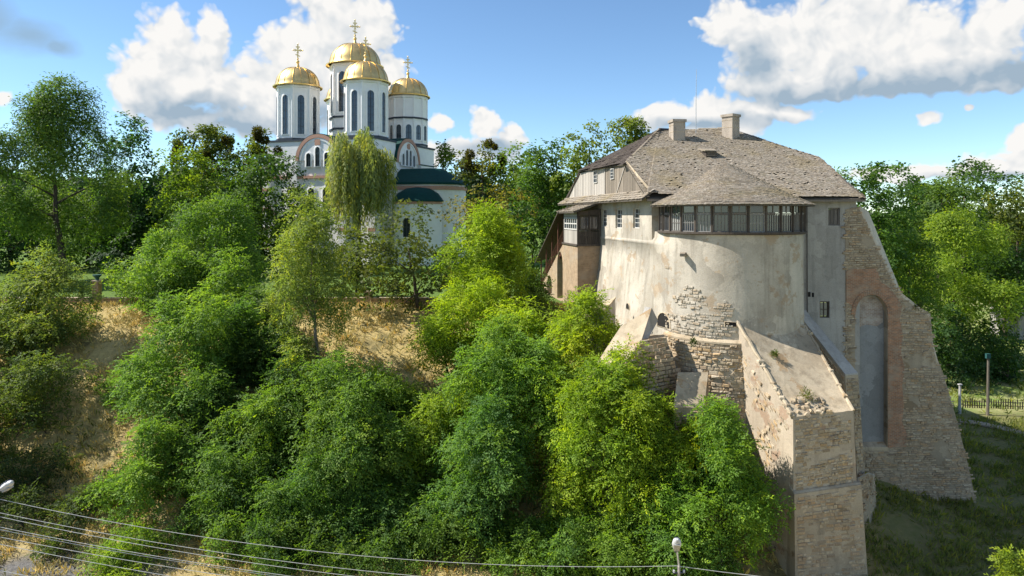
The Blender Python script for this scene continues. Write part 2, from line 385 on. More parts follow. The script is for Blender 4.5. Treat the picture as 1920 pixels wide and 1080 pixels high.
M['wood_dark'] = mat_wood('dark_weathered_wood', (.055, .045, .038), (.12, .10, .08))
M['wood_frame'] = mat_wood('grey_window_wood', (.13, .115, .10), (.24, .215, .19))
M['frame_white'] = mat_flat('peeling_white_paint', (.55, .53, .48), .7, var=.35, scale=20)
M['wood_red'] = mat_wood('red_brown_timber', (.10, .045, .03), (.17, .08, .05))
M['glass'] = mat_flat('window_glass', (.025, .035, .045), .06, 0, .9, .3, 1)
M['glass_curtain'] = mat_flat('curtained_glass', (.30, .30, .28), .12, 0, .8, .3, 3)
M['dark'] = mat_flat('dark_interior', (.02, .018, .016), .95)
M['metal_dark'] = mat_flat('dark_ridge_metal', (.045, .05, .06), .5, .4)
M['chimney'] = mat_plaster('chimney_render', (.48, .41, .33), (.36, .31, .25), None, .7)
M['white'] = mat_flat('church_white', (.86, .85, .83), .75, var=.05, scale=1.2)
M['stripe'] = mat_flat('pink_brick_band', (.50, .29, .21), .85, var=.2, scale=8)
M['green_roof'] = mat_flat('green_sheet_roof', (.006, .050, .044), .7, 0, .15, .2, 2)
M['slate'] = mat_flat('dark_cornice', (.05, .06, .075), .6)
M['gold'] = mat_flat('gilded_sheet', (.84, .60, .25), .40, 1.0, .5, .15, 1.5)
M['gold_rib'] = mat_flat('gilded_rib', (.62, .38, .10), .4, 1.0, .5, .1, 3)
M['leaf'] = mat_leaf('foliage'); M['leaf_dull'] = mat_leaf('dull_foliage', .12); M['straw'] = mat_leaf('dry_straw', .1, .2, (1., 1., 1.))
M['bark'] = mat_wood('bark', (.055, .043, .032), (.12, .095, .072), (6, 6, 1.2))
M['bark_pale'] = mat_wood('pale_bark', (.10, .085, .065), (.19, .165, .13), (6, 6, 1.2))
M['steel'] = mat_flat('galvanised_steel', (.48, .48, .47), .45, .6)
M['pole'] = mat_flat('grey_painted_pole', (.42, .38, .34), .6, .1)
M['lamp'] = mat_flat('pale_lamp_housing', (.50, .50, .49), .5)
M['wire'] = mat_flat('bare_wire', (.46, .46, .45), .6, .2)
M['conc'] = mat_flat('concrete_post', (.40, .39, .37), .9)
M['teal'] = mat_flat('teal_paint', (.02, .08, .075), .8)
M['maroon'] = mat_flat('maroon_roof_sheet', (.24, .07, .06), .6)
# ------------------------------------------------------------------ ground
from mathutils import noise as mnoise
def ground_z(x, y):
    ye = 56.0 - 1.5 * sstep(-2, 6, x)
    t = min(1, max(0, (ye - y) / 20.0))
    t = t + .06 * math.sin(t * 2 * math.pi) * -1
    z = -10.6 * t
    h = sstep(15, 29, x)
    z = z + (-10.8 - z) * h
    z -= 1.0 * sstep(35, 20, y)
    # rough slope
    k = min(1, max(0, 4 * t * (1 - t))) * .45 + .05
    z += k * mnoise.noise(Vector((x * .16, y * .16, 0))) + .35 * k * mnoise.noise(Vector((x * .7, y * .7, 3)))
    far = max(0, y - 130)
    z += min(14, far * .03) * (0.6 + .5 * mnoise.noise(Vector((x * .006, y * .006, 9))))
    return z
def axis_pts(segs):
    out = []
    for a, b, st in segs:
        n = max(1, round((b - a) / st)); out += [a + (b - a) * i / n for i in range(n)]
    return out + [segs[-1][1]]
gx = axis_pts([(-1500, -300, 150), (-300, -70, 12), (-70, 45, .8), (45, 110, 5), (110, 400, 25), (400, 1500, 150)])
gy = axis_pts([(-60, 22, 8), (22, 62, .7), (62, 130, 4), (130, 400, 18), (400, 2600, 200)])
gv = np.array([(x, y, ground_z(x, y)) for y in gy for x in gx]); nx_ = len(gx)
gq = np.array([(j * nx_ + i, j * nx_ + i + 1, (j + 1) * nx_ + i + 1, (j + 1) * nx_ + i) for j in range(len(gy) - 1) for i in range(nx_ - 1)])
def mat_ground():
    m = Mat('hill_ground'); sp = m.N.new('ShaderNodeSeparateXYZ'); m.L.new(m.co, sp.inputs[0]); x, y, z = sp.outputs
    n = m.noise(.35, 7, .65); n2 = m.noise(2.6, 7, .7); n3 = m.noise(9, 6, .7)
    straw = m.mix(m.ramp(n2, [(.3, 0.), (.7, 1.)]), (.44, .325, .125), (.57, .45, .205))
    straw = m.mix(m.ramp(n, [(.50, 0.), (.66, 1.)]), straw, (.19, .16, .075))
    run = m.noise(1.0, 6, .65, m.map((1.5, .28, .28)), 1.2)
    straw = m.mix(m.ramp(run, [(.55, 0.), (.70, .8)]), straw, (.27, .19, .09))
    straw = m.mix(.55, straw, m.ramp(n3, [(.25, .4), (.75, 1.3)]), 'MULTIPLY')
    lawn = m.mix(m.ramp(n2, [(.3, 0.), (.7, 1.)]), (.085, .15, .03), (.14, .20, .05))
    weeds = m.mix(m.ramp(n2, [(.3, 0.), (.7, 1.)]), (.13, .15, .05), (.22, .19, .09))
    edge = m.math('ADD', m.math('SUBTRACT', y, 57.5), m.math('MULTIPLY', m.math('SUBTRACT', n, .5), 3))
    c = m.mix(m.math('MULTIPLY', edge, 2.0, clamp=True), straw, lawn)
    right = m.math('ADD', m.math('MULTIPLY', m.math('SUBTRACT', x, 17), .25), m.math('MULTIPLY', m.math('SUBTRACT', n, .5), 2), clamp=True)
    c = m.mix(right, c, weeds)
    meadow = m.math('MULTIPLY', m.math('MULTIPLY', m.math('SUBTRACT', y, 63), .6, clamp=True), right, clamp=True)
    c = m.mix(meadow, c, m.mix(m.ramp(n, [(.4, 0.), (.6, 1.)]), (.16, .23, .055), (.30, .29, .13)))
    toe = m.math('ADD', m.math('MULTIPLY', m.math('SUBTRACT', 37.2, y), .6), m.math('MULTIPLY', m.math('SUBTRACT', n, .5), 2), clamp=True)
    toe = m.math('MULTIPLY', toe, m.math('MULTIPLY', m.math('SUBTRACT', -16, x), .3, clamp=True))
    c = m.mix(toe, c, m.mix(m.ramp(n3, [(.35, 0.), (.65, 1.)]), (.10, .095, .09), (.22, .21, .195)))
    m.bump(m.mix(.5, n2, n3), .18, .8)
    return m.done(c, .97, 0, .08)
gm = np_mesh('ground', gv, gq); gm.shade_smooth()
tag(link('ground', gm, mat_ground()), kind='structure')

# path on the low ground right of the tower, with a pale kerb line
pb = MB(); pp = []
for i in range(25):
    t = i / 24; px = 1770 + 260 * t; py = 783 + 72 * t - 14 * math.sin(t * math.pi)
    Y = (CAMZ + 10.55) * FPX / (py - HORIZON); a = P(px, py, Y); pp.append(a)
for a, b in zip(pp, pp[1:]):
    d = (b - a).normalized(); n = Vector((-d.y, d.x, 0)) * .55
    for k in (a, b): k.z = ground_z(k.x, k.y) + .16
    pb.hexa([a + n, b + n, b - n, a - n], [q + Vector((0, 0, -.12)) for q in (a + n, b + n, b - n, a - n)])
tag(pb.build('path', M['mortar']), kind='structure')

# ------------------------------------------------------------------ masonry
STONES = []       # (wall, origin, u, v, n, w, h, d)
def stone_wall(wall, S, u0, u1, v0, v1, mask, rng, rows=(.15, .27), wid=(.22, .62), keep=1.0, depth=(.03, .08), bare=0):
    v = v0
    while v < v1:
        h = rng.uniform(*rows); u = u0 - rng.uniform(0, .4)
        while u < u1:
            w = rng.uniform(*wid); w = min(w, u1 - max(u, u0)); u = max(u, u0) if u < u0 and u + w > u0 + .1 else u
            if w < .08: break
            uc, vc = u + w / 2, v + h / 2; u += w
            if uc - w / 2 < u0 - .01: continue
            p = S(uc, vc); q = pix(p)
            if not mask(q) or rng.random() > keep: continue
            if bare and mnoise.noise(p * .8 + Vector((7, 1, 3))) > bare: continue
            e = .02; du = (S(uc + e, vc) - S(uc - e, vc)).normalized(); dv = (S(uc, vc + e) - S(uc, vc - e)).normalized()
            n = du.cross(dv).normalized()
            if n.dot(Vector((0, 0, CAMZ)) - p) < 0: n = -n
            a = rng.uniform(-.10, .10); hh_ = h * rng.uniform(.78, 1.06); du, dv = du * math.cos(a) + dv * math.sin(a), dv * math.cos(a) - du * math.sin(a)
            STONES.append((wall, p, du, dv, n, w - rng.uniform(.015, .06), hh_ - rng.uniform(.015, .04), rng.uniform(*depth) * rng.choice((.5, 1, 1, 1.5))))
        v += h
def stone_shape(rng):
    """unit stone: rough chamfered block, 9 faces"""
    j = lambda s: rng.uniform(-s, s)
    back = [(-.5 + j(.04), -.5 + j(.06)), (.5 + j(.04), -.5 + j(.06)), (.5 + j(.04), .5 + j(.06)), (-.5 + j(.04), .5 + j(.06))]
    k = [rng.uniform(.70, .92) for _ in range(4)]
    front = [(x * k[i] + j(.03), y * (k[i] - .06) + j(.04), 1 + j(.25)) for i, (x, y) in enumerate(back)]
    v = [(x, y, -.6) for x, y in back] + [(x, y, .45) for x, y in back] + front
    f = [(8, 9, 10, 11)]
    for b in (0, 4):
        for i in range(4):
            l = (i + 1) % 4; f.append((b + i, b + l, b + 4 + l, b + 4 + i))
    return v, f
def lay_stones(thing_root, mat_of, cap=300):
    rng = random.Random(5); shapes = [stone_shape(rng) for _ in range(10)]
    meshes = {}
    order = sorted(range(len(STONES)), key=lambda i: -STONES[i][5] * STONES[i][6] / STONES[i][1].y ** 2)
    single = set(order[:cap]); rest = {}
    for i, (wall, p, du, dv, n, w, h, d) in enumerate(STONES):
        s = rng.randrange(10); mt = mat_of[wall.name]
        if i in single:
            key = (s, mt.name)
            if key not in meshes:
                me = bpy.data.meshes.new('stone'); me.from_pydata(shapes[s][0], [], shapes[s][1]); me.materials.append(mt); meshes[key] = me
            o = bpy.data.objects.new('stone', meshes[key]); COL.objects.link(o); o.parent = wall
            A, B, C = du * w, dv * h, n * d
            o.matrix_local = Matrix(((A.x, B.x, C.x, p.x), (A.y, B.y, C.y, p.y), (A.z, B.z, C.z, p.z), (0, 0, 0, 1)))
        else:
            mb = rest.setdefault(wall.name, (wall, MB()))[1]; b = len(mb.v); c = rng.random()
            mb.v += [tuple(p + du * (x * w) + dv * (y * h) + n * (z * d)) for x, y, z in shapes[s][0]]
            mb.f += [tuple(b + k for k in f) for f in shapes[s][1]]; mb.var += [c] * len(shapes[s][1])
    for nm, (wall, mb) in rest.items():
        tag(mb.build('small_stones', mat_of[nm], wall, fix=False), kind='stuff')

# ------------------------------------------------------------------ the old tower house
CASTLE = thing('castle_tower', (14, 44, 0), 'old plastered stone castle tower with shingled roof and heavy sloping buttresses', 'castle')
E0 = Vector((8.87, 44.0, 0)); DL = Vector((-.172, .985, 0)).normalized(); NIN = Vector((.985, .172, 0)).normalized()   # left wall: corner, run, inward
DC = Vector((13.37, 42.5, 0)); DR = 4.15
def WL_(s, z, out=0.0): 
    q = E0 + DL * s - NIN * out; return Vector((q.x, q.y, z))
def sL(px):
    k = (px - 960) / FPX; return (E0.x - k * E0.y) / (.172 + .985 * k)
def zL(px, py):
    return CAMZ + (HORIZON - py) / FPX * (E0.y + DL.y * sL(px))
def ring(r, a, z): return Vector((DC.x + r * math.cos(a), DC.y + r * math.sin(a), z))
def YP(X, Z): return 43.9 + .04 * (X - 22) - .05 * (8 - Z)         # plane of the right-hand front wall
def PW(px, py, back=0.0):
    kx, kz = (px - 960) / FPX, (HORIZON - py) / FPX; Y = 42.99 / (1 - .04 * kx - .05 * kz)
    v = Vector((kx * Y, Y, CAMZ + kz * Y)); v.y += back; return v

def window(parent, o, du, dv, n, w, h, nx, nz, frame_mat, name='window', glass=None, bar=.05, recess=.12, fw=.08, depth=.1):
    """framed window: frame with glazing bars, panes as children. o = lower left corner, n = outward"""
    f = MB()
    def bx(u0, u1, v0, v1, d0, d1):
        q = [o + du * u + dv * v for u, v in ((u0, v0), (u1, v0), (u1, v1), (u0, v1))]
        f.hexa([k + n * d0 for k in q], [k + n * d1 for k in q])
    bx(0, fw, 0, h, -recess - depth, -recess); bx(w - fw, w, 0, h, -recess - depth, -recess)
    bx(fw, w - fw, 0, fw, -recess - depth, -recess - .002); bx(fw, w - fw, h - fw, h, -recess - depth, -recess - .002)
    iw, ih = (w - 2 * fw), (h - 2 * fw)
    for i in range(1, nx): u = fw + iw * i / nx; bx(u - bar / 2, u + bar / 2, fw, h - fw, -recess - depth, -recess - .015)
    for k in range(1, nz): v = fw + ih * k / nz; bx(fw, w - fw, v - bar / 2, v + bar / 2, -recess - depth, -recess - .018)
    fo = f.build(name, frame_mat, parent)
    for i in range(nx):
        for k in range(nz):
            u0, u1, v0, v1 = fw + iw * i / nx + bar / 2, fw + iw * (i + 1) / nx - bar / 2, fw + ih * k / nz + bar / 2, fw + ih * (k + 1) / nz - bar / 2
            g = MB(); q = [o + du * u + dv * v - n * (recess + .05) for u, v in ((u0, v0), (u1, v0), (u1, v1), (u0, v1))]
            g.hexa(q, [t - n * .012 for t in q]); g.build('pane', glass or M['glass'], fo, fix=True)
    return fo
UP = Vector((0, 0, 1))

def castle_walls():
    C = CASTLE; rng = random.Random(11)
    # upper left wall with its three windows
    zs, ze = 5.6, 8.62
    wins = [(1199, 1187, 390.5, 428), (1166, 1154, 392.5, 428), (1138, 1128, 392.5, 424.5)]
    holes, rects = [], []
    for xr, xl, yt, yb in wins:
        s0, s1 = sL(xr), sL(xl); xm = (xr + xl) / 2; z1, z0 = zL(xm, yt), zL(xm, yb)
        holes.append([WL_(s0, z0), WL_(s0, z1), WL_(s1, z1), WL_(s1, z0)]); rects.append((s0, s1, z0, z1))
    outer = [WL_(0, zs), WL_(21.6, zs), WL_(21.6, ze), WL_(0, ze)]
    MB().panel([outer] + holes, NIN * .45).build('wall', M['plaster'], C)
    for s0, s1, z0, z1 in rects:
        window(C, WL_(s1, z0), -DL, UP, -NIN, s1 - s0, z1 - z0, 2, 4, M['frame_white'], bar=.035, fw=.06)
    b = MB(); b.hexa([WL_(0.5, zs - 1, -.7), WL_(21, zs - 1, -.7), WL_(21, ze, -.7), WL_(0.5, ze, -.7)], [WL_(0.5, zs - 1, -.75), WL_(21, zs - 1, -.75), WL_(21, ze, -.75), WL_(.5, ze, -.75)])
    b.build('room_back', M['dark'], C)
    # short piece from the corner to the round tower
    f = MB(); q = [Vector((8.87, 44.0, zs)), Vector((10.2, 43.85, zs)), Vector((10.2, 43.85, ze)), Vector((8.87, 44.0, ze))]
    f.hexa([k + Vector((.012, .012, 0)) for k in q], [k + Vector((0.05, .45, 0)) for k in q]); f.build('wall', M['plaster'], C)
    # lower wall: one battered skin running from the left flank round the tower
    plan = []           # (point, outward normal, is_round 0..1)
    for s in np.linspace(13, 2.5, 14): plan.append((WL_(s, 0), -NIN, 0.0))
    a_end = R(197); pe = ring(DR, a_end, 0)
    p0, p3 = WL_(2.5, 0), pe; t0, t3 = -DL, Vector((-math.sin(a_end), math.cos(a_end), 0))
    for k in range(1, 9):
        t = k / 9; c1, c2 = p0 + t0 * 1.8, p3 - t3 * 1.6
        q = p0 * (1 - t) ** 3 + c1 * 3 * t * (1 - t) ** 2 + c2 * 3 * t * t * (1 - t) + p3 * t ** 3
        nrm = (-NIN * (1 - t) + Vector((math.cos(a_end), math.sin(a_end), 0)) * t).normalized(); plan.append((q, nrm, sstep(0.1, 1, t)))
    for a in np.linspace(197, 352, 44): plan.append((ring(DR, R(a), 0), Vector((math.cos(R(a)), math.sin(R(a)), 0)), 1.0))
    levels = [(6.36, -.35, 0), (5.98, -.30, 0), (5.72, .04, 0), (5.55, .06, 0), (5.52, .02, 0), (4.5, .10, 0), (3.3, .22, .0), (2, .38, .02), (.5, .55, .06), (-2, .85, .12), (-5, 1.1, .2), (-11.5, 1.6, .35)]
    mb = MB(); W = len(plan)
    for z, ol, orr in levels:
        for q, n, k in plan:
            o = ol * (1 - k) + orr * k
            wob = .05 * mnoise.noise(Vector((q.x * .6, q.y * .6, z * .6)))
            v = q + n * (o + wob); mb.v.append((v.x, v.y, z))
    for l in range(len(levels) - 1):
        for i in range(W - 1): mb.f.append((l * W + i, l * W + i + 1, (l + 1) * W + i + 1, (l + 1) * W + i)); mb.var.append(0.)
    drum = mb.build('tower_wall', M['plaster'], C, smooth='all')
    # rounded ledge under the plaster and rough masonry skirt below it
    zl = .34
    lg = MB(); n = 40
    prof = [(DR + .0, zl + .16), (DR + .16, zl + .07), (DR + .27, zl - .02), (DR + .27, zl - .12), (DR + .0, zl - .16)]
    lg.lathe((DC.x, DC.y, 0), prof, n, R(193), R(268)); lg.build('ledge', M['coping'], C, smooth=True)
    sk = MB(); prof = [(DR + .15, zl - .1), (DR + .21, zl - .14), (DR + .3, -2), (DR + .42, -5), (DR + .6, -11.5)]
    sk.lathe((DC.x, DC.y, 0), prof, n, R(193), R(272)); skirt = sk.build('base_wall', M['mortar_pale'], C, smooth='all')
    def Sd(off):
        def S(u, v):
            a = R(193) + u / (DR + .2); r = DR + .21 + max(0, -v) * .045 + off
            return ring(r, a, v)
        return S
    stone_wall(skirt, Sd(0), 0, 5.6, -6.2, .18, lambda q: q[0] < 1400, rng, (.13, .25), (.18, .52), .95, depth=(.03, .10))
    # stones bared in the plaster above the ledge
    def mask_up(q):
        x, y = q; v = mnoise.noise(Vector((x * .022, y * .03, 1)))
        return 1150 < x < 1374 and ((588 < y < 640 and v > -.55) or (552 < y <= 588 and v > -.08) or (500 < y <= 552 and v > .34))
    stone_wall(drum, lambda u, v: ring(DR + .035 + max(0, 2.2 - v) * .03, R(188) + u / DR, v), 0, 5.6, .5, 4.2, mask_up, rng, (.10, .20), (.13, .42), .72, (.005, .045))
    # right-hand front wall
    holes = []; rects = [(1553, 1575, 389.5, 423), (1537, 1555.5, 565, 596)]
    for x0, x1, y0, y1 in rects: holes.append([PW(x0, y0), PW(x1, y0), PW(x1, y1), PW(x0, y1)])
    outer = [PW(1498, 366), PW(1603, 366), PW(1612, 420), PW(1612, 850), PW(1498, 850)]
    MB().panel([outer] + holes, (0, .5, 0)).build('wall', M['plaster_grey'], C)
    for i, (x0, x1, y0, y1) in enumerate(rects):
        a = PW(x0, y1); w = (PW(x1, y1) - a); h = (PW(x0, y0) - a)
        window(C, a, w.normalized(), h.normalized(), Vector((0, -1, 0)), w.length, h.length, 2 if i else 3, 2 if i else 1, M['wood_dark'] if i else M['wood_frame'], recess=.1, bar=.05, glass=M['glass'] if i else M['wood_frame'])
    for px, py, w, h in ((1517, 552, 5, 9), (1524, 553, 4, 8)):
        k = MB(); a = PW(px, py); k.box(a + Vector((0, -.01, 0)), (w / 30, .03, h / 30)); k.build('putlog_hole', M['dark'], C)
    for x in (1502, 1512):       # rain pipes at the inner corner
        a, b_ = PW(x, 372, -.09), PW(x + 1, 588, -.09); MB().tube([a, b_], .035, 7).build('rain_pipe', M['wood_frame'], C)
    # openings in the round tower
    from mathutils.bvhtree import BVHTree
    BVH = BVHTree.FromPolygons([Vector(q) for q in mb.v] + [Vector(q) for q in sk.v], mb.f + [tuple(len(mb.v) + k for k in f) for f in sk.f])
    def niche(px, py, w, h, arch, deep=.5):
        # a dark recess framed by stone lips, set on the wall surface
        e_ = Vector((0, 0, CAMZ)); loc, nh, _, _ = BVH.ray_cast(e_, (P(px, py, 10) - e_).normalized())
        nrm = Vector((nh.x, nh.y, 0)).normalized(); nrm = nrm if nrm.dot(e_ - loc) > 0 else -nrm; tan = Vector((-nrm.y, nrm.x, 0)); sc = loc.y / FPX
        fs = abs(tan.dot(Vector((loc.y, -loc.x, 0)).normalized())); W2 = w * sc / 2 / max(.35, fs); H = h * sc
        pts = [(-W2, -H / 2), (W2, -H / 2)]
        if arch: pts += [(W2 * math.cos(t), H / 2 - W2 * .8 + W2 * .8 * math.sin(t)) for t in np.linspace(0, math.pi, 7)]
        else: pts += [(W2, H / 2), (-W2, H / 2)]
        o = loc + nrm * .01
        lo = [o + tan * x + UP * y for x, y in pts]; hi = [o + tan * x * 1.16 + UP * y * 1.1 for x, y in pts]
        fr = MB(); m = len(pts)
        for i in range(m):
            l = (i + 1) % m
            fr.hexa([lo[i] + nrm * .05, lo[l] + nrm * .05, hi[l] + nrm * .03, hi[i] + nrm * .03], [lo[i] - nrm * .2, lo[l] - nrm * .2, hi[l] - nrm * .2, hi[i] - nrm * .2])
        fo = fr.build('window_opening', M['coping'], C)
        MB().hexa([q + nrm * .015 for q in lo], [q - nrm * .2 for q in lo]).build('dark_recess', M['dark'], fo)
    niche(1245, 600, 22, 27, True); niche(1178, 574, 6, 11, True); niche(1370, 608, 20, 9, False); niche(1391, 806, 22, 12, False)
    # old timber and pipe stubs left in the wall
    a = R(215); q = ring(DR, a, CAMZ - 2.35)
    s = MB(); s.hexa([q + Vector((-.25, 0, 0)), q + Vector((.1, 0, .02)), q + Vector((.1, 0, .22)), q + Vector((-.25, 0, .2))], [k + Vector((-.18, -.5, -.06)) for k in (q + Vector((-.2, 0, .03)), q + Vector((.1, 0, .03)), q + Vector((.1, 0, .2)), q + Vector((-.2, 0, .2)))])
    s.build('drain_spout', M['wood_grey'], C)
castle_walls()

# ---- gallery of windows round the top of the tower
def gallery():
    C = CASTLE; zb, zt = 6.42, 8.02; N = 16; a0 = R(252.5 - 106); st = R(13.25); r = DR + .10
    sill = MB(); sill.lathe((DC.x, DC.y, 0), [(DR - .3, zb + .02), (r + .12, zb + .02), (r + .12, zb - .10), (r - .02, zb - .14), (DR - .3, zb - .14)], 48, a0, a0 + N * st)
    sill.build('gallery_sill', M['wood_dark'], C, smooth=True)
    hd = MB(); hd.lathe((DC.x, DC.y, 0), [(DR - .3, zt - .02), (r + .1, zt - .02), (r + .1, zt + .12), (DR - .3, zt + .12)], 48, a0, a0 + N * st)
    hd.build('gallery_beam', M['wood_dark'], C, smooth=True)
    fl = MB(); fl.lathe((DC.x, DC.y, 0), [(0.01, zb - .05), (DR - .02, zb - .05)], 40); fl.build('gallery_floor', M['wood_grey'], C)
    iw = MB(); iw.lathe((DC.x, DC.y, 0), [(2.6, zb - .05), (2.6, zt + .3)], 24); iw.build('gallery_inner_wall', M['wood_dark'], C)
    rng = random.Random(3)
    for k in range(N + 1):
        a = a0 + k * st; q = ring(r - .02, a, (zb + zt) / 2)
        MB().box(q, (.12, .11, zt - zb), Matrix.Rotation(a, 3, 'Z')).build('gallery_post', M['wood_dark'], C)
    for k in range(N):
        A, B = ring(r - .03, a0 + k * st, 0), ring(r - .03, a0 + (k + 1) * st, 0); du = (B - A).normalized(); n = Vector((du.y, -du.x, 0))
        w = (B - A).length - .13; o = A + du * .065
        white = k in (5, 6, 9) ; fm = M['frame_grey'] if white else M['wood_frame']
        gl = M['glass']
        nx = (4, 4, 4, 4, 4, 5, 4, 4, 5, 4, 5, 4, 5, 4, 5, 4)[k]
        window(C, o + UP * (zb + .02), du, UP, n, w, 1.02, nx, 2 if k % 4 != 3 else 1, fm, 'gallery_window', M['glass_curtain'] if k in (4, 12) else gl, bar=.028, recess=0, fw=.05, depth=.07)
        window(C, o + UP * (zb + 1.05), du, UP, n, w, zt - zb - 1.07, (2, 1, 2, 2)[k % 4], 1, M['wood_frame'] if k % 3 else fm, 'transom_window', gl, bar=.04, recess=0, fw=.05, depth=.07)
gallery()

# ---- roofs
def rough_course(mb, S, nrm, rows, length_at, rng, wid=(.10, .18), expo=.28, th=.028, cull=None):
    for i in range(rows):
        L0, L1 = length_at(i); u = L0
        while u < L1:
            w = rng.uniform(*wid); jit = rng.uniform(-.03, .025); lift = rng.uniform(0, .018) + (.05 if rng.random() < .025 else 0)
            va, vb = i * expo + jit, i * expo + expo * 1.5
            if rng.random() < .007: u += w; continue
            uc = u + w / 2
            a, b, c, d = S(u, va), S(u + w - .012, va + rng.uniform(-.02, .02)), S(u + w - .012, vb), S(u, vb)
            n = nrm(uc, va); u += w
            if cull and cull(a): continue
            t0, t1 = n * (th + .02 + lift), n * .012
            j = len(mb.v); mb.v += [tuple(q) for q in (a + n * (.016 + lift), b + n * (.016 + lift), a + t0, b + t0, c + t1, d + t1)]
            col = rng.random()
            mb.f += [(j, j + 1, j + 3, j + 2), (j + 2, j + 3, j + 4, j + 5), (j, j + 2, j + 5), (j + 1, j + 4, j + 3)]; mb.var += [col] * 4

def roofs():
    C = CASTLE; rng = random.Random(21)
    E = Vector((8.45, 43.45, 8.42)); R1 = Vector((11.7, 55.2, 14.1)); R2 = Vector((17.5, 56.2, 14.1)); Mx = Vector((22.1, 50, 11.36)); Cc = Vector((22.05, 43.25, 8.38))
    G1 = WL_(4.57, 10.95, .15); G2 = WL_(16.85, 11.2, .15); B0 = WL_(21.9, 8.5, .1); D = Vector((25, 53.5, 8.4)); BR = Vector((24, 68, 8.4))
    base = MB()
    for f in ((E, Cc, Mx, R2, R1), (E, R1, G1), (G1, R1, G2), (R2, Mx, D), (Mx, Cc, D), (R1, R2, BR, B0, G2), (R2, D, BR)):
        n0 = Vector((0, 0, .05)); base.hexa(list(f), [q - n0 for q in f])
    base.build('roof', M['roof_under'], C)
    # shingled slopes, courses horizontal
    apex = Vector((DC.x, DC.y + .35, 10.55))
    def in_cone(q):
        r = math.hypot(q.x - apex.x, q.y - apex.y); return q.z < apex.z - r * .55 - .15
    def slope(pts, mat, ex=.215, wid=(.10, .18), name='shingles', lift=.05, cull=None):
        pts = [Vector(q) for q in pts]; n = Vector((0, 0, 0))
        for i in range(len(pts)): n += pts[i - 1].cross(pts[i])
        n.normalize(); n = n if n.z > 0 else -n; X = UP.cross(n).normalized(); V = n.cross(X); O = min(pts, key=lambda q: q.dot(V))
        poly = [((q - O).dot(X), (q - O).dot(V)) for q in pts]; top = max(q[1] for q in poly)
        def span(v):
            xs = []
            for i in range(len(poly)):
                (x1, y1), (x2, y2) = poly[i - 1], poly[i]
                if (y1 > v) != (y2 > v): xs.append(x1 + (x2 - x1) * (v - y1) / (y2 - y1))
            return (min(xs), max(xs)) if len(xs) > 1 else (0, 0)
        S = lambda u, v: O + X * u + V * v + n * (.09 * mnoise.noise(Vector((u * .2, v * .22, 2))) + lift)
        m = MB(); rough_course(m, S, lambda u, v: n, int(top / ex) + 1, lambda i: span(max(.01, min(top - .02, i * ex + .02))), rng, wid=wid, expo=ex, cull=cull)
        tag(m.build(name, mat, C, fix=False), kind='stuff'); return S, X, V, n
    S, FX, FV, Fn = slope((E, Cc, Mx, R2, R1), M['shingle'])
    slope((E, R1, G1), M['shingle'], lift=.09)
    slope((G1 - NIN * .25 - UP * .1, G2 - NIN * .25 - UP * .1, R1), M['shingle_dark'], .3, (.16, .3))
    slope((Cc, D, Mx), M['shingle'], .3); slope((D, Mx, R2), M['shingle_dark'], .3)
    # cone over the gallery
    ea, eb = R(252.5 - 122), R(252.5 + 122); er, ez = DR + .62, 7.98; top_pt = Vector((15.0, 49.6, 11.30)); SL = 10.2
    def cone(u, v):              # u = angle fraction, v = distance up the slope; slight flare at the eave
        t = min(1, max(-.02, v / SL)); a = ea + (eb - ea) * u; q = Vector((DC.x + er * math.cos(a), DC.y + er * math.sin(a), ez)).lerp(top_pt, t)
        q.z -= .16 * math.sin(max(0, t) * math.pi) * (1 - t); return q
    cb = MB(); k = 40
    for i in range(k):
        for j in range(10):
            cb.face([cone(i / k, SL * j / 10), cone((i + 1) / k, SL * j / 10), cone((i + 1) / k, SL * (j + 1) / 10), cone(i / k, SL * (j + 1) / 10)])
    for i in range(k): cb.face([cone(i / k, 0), cone((i + 1) / k, 0), cone((i + 1) / k, 0) - UP * .08, cone(i / k, 0) - UP * .08])
    for i in range(k): 
        q0, q1 = cone(i / k, 0) - UP * .08, cone((i + 1) / k, 0) - UP * .08
        cb.face([q0, q1, ring(DR - .1, ea + (eb - ea) * (i + 1) / k, ez - .02), ring(DR - .1, ea + (eb - ea) * i / k, ez - .02)])
    cb.build('tower_roof', M['roof_under'], C)
    sc = MB(); ex = .24; vv = -.06; i = 0
    while vv < SL - .12:
        r = er * (1 - max(0, vv) / SL); wu = .19 / max(.25, r) / (eb - ea); u = rng.uniform(0, wu)
        while u < 1:
            w = wu * rng.uniform(.75, 1.3); lift = rng.uniform(0, .022); va = vv + rng.uniform(-.02, .02); vb = vv + ex * 1.45
            a, b, c, d = cone(u, va), cone(min(1, u + w * .95), va), cone(min(1, u + w * .95), min(SL, vb)), cone(u, min(SL, vb))
            nn = (b - a).cross(d - a); nn = nn.normalized() if nn.length > 1e-9 else UP; nn = nn if nn.z > 0 else -nn
            t0, t1 = nn * (.055 + lift), nn * .015; j = len(sc.v)
            sc.v += [tuple(q) for q in (a + nn * (.015 + lift), b + nn * (.015 + lift), a + t0, b + t0, c + t1, d + t1)]; col = rng.random()
            sc.f += [(j, j + 1, j + 3, j + 2), (j + 2, j + 3, j + 4, j + 5), (j, j + 2, j + 5), (j + 1, j + 4, j + 3)]; sc.var += [col] * 4
            u += w
        vv += ex
    tag(sc.build('tower_shingles', M['shingle'], C, fix=False), kind='stuff')
    # ridge cap and right hip cap
    MB().tube([R1 + UP * .1, (R1 + R2) / 2 + UP * .04, R2 + UP * .1], .13, 6).build('ridge_cap', M['metal_dark'], C)
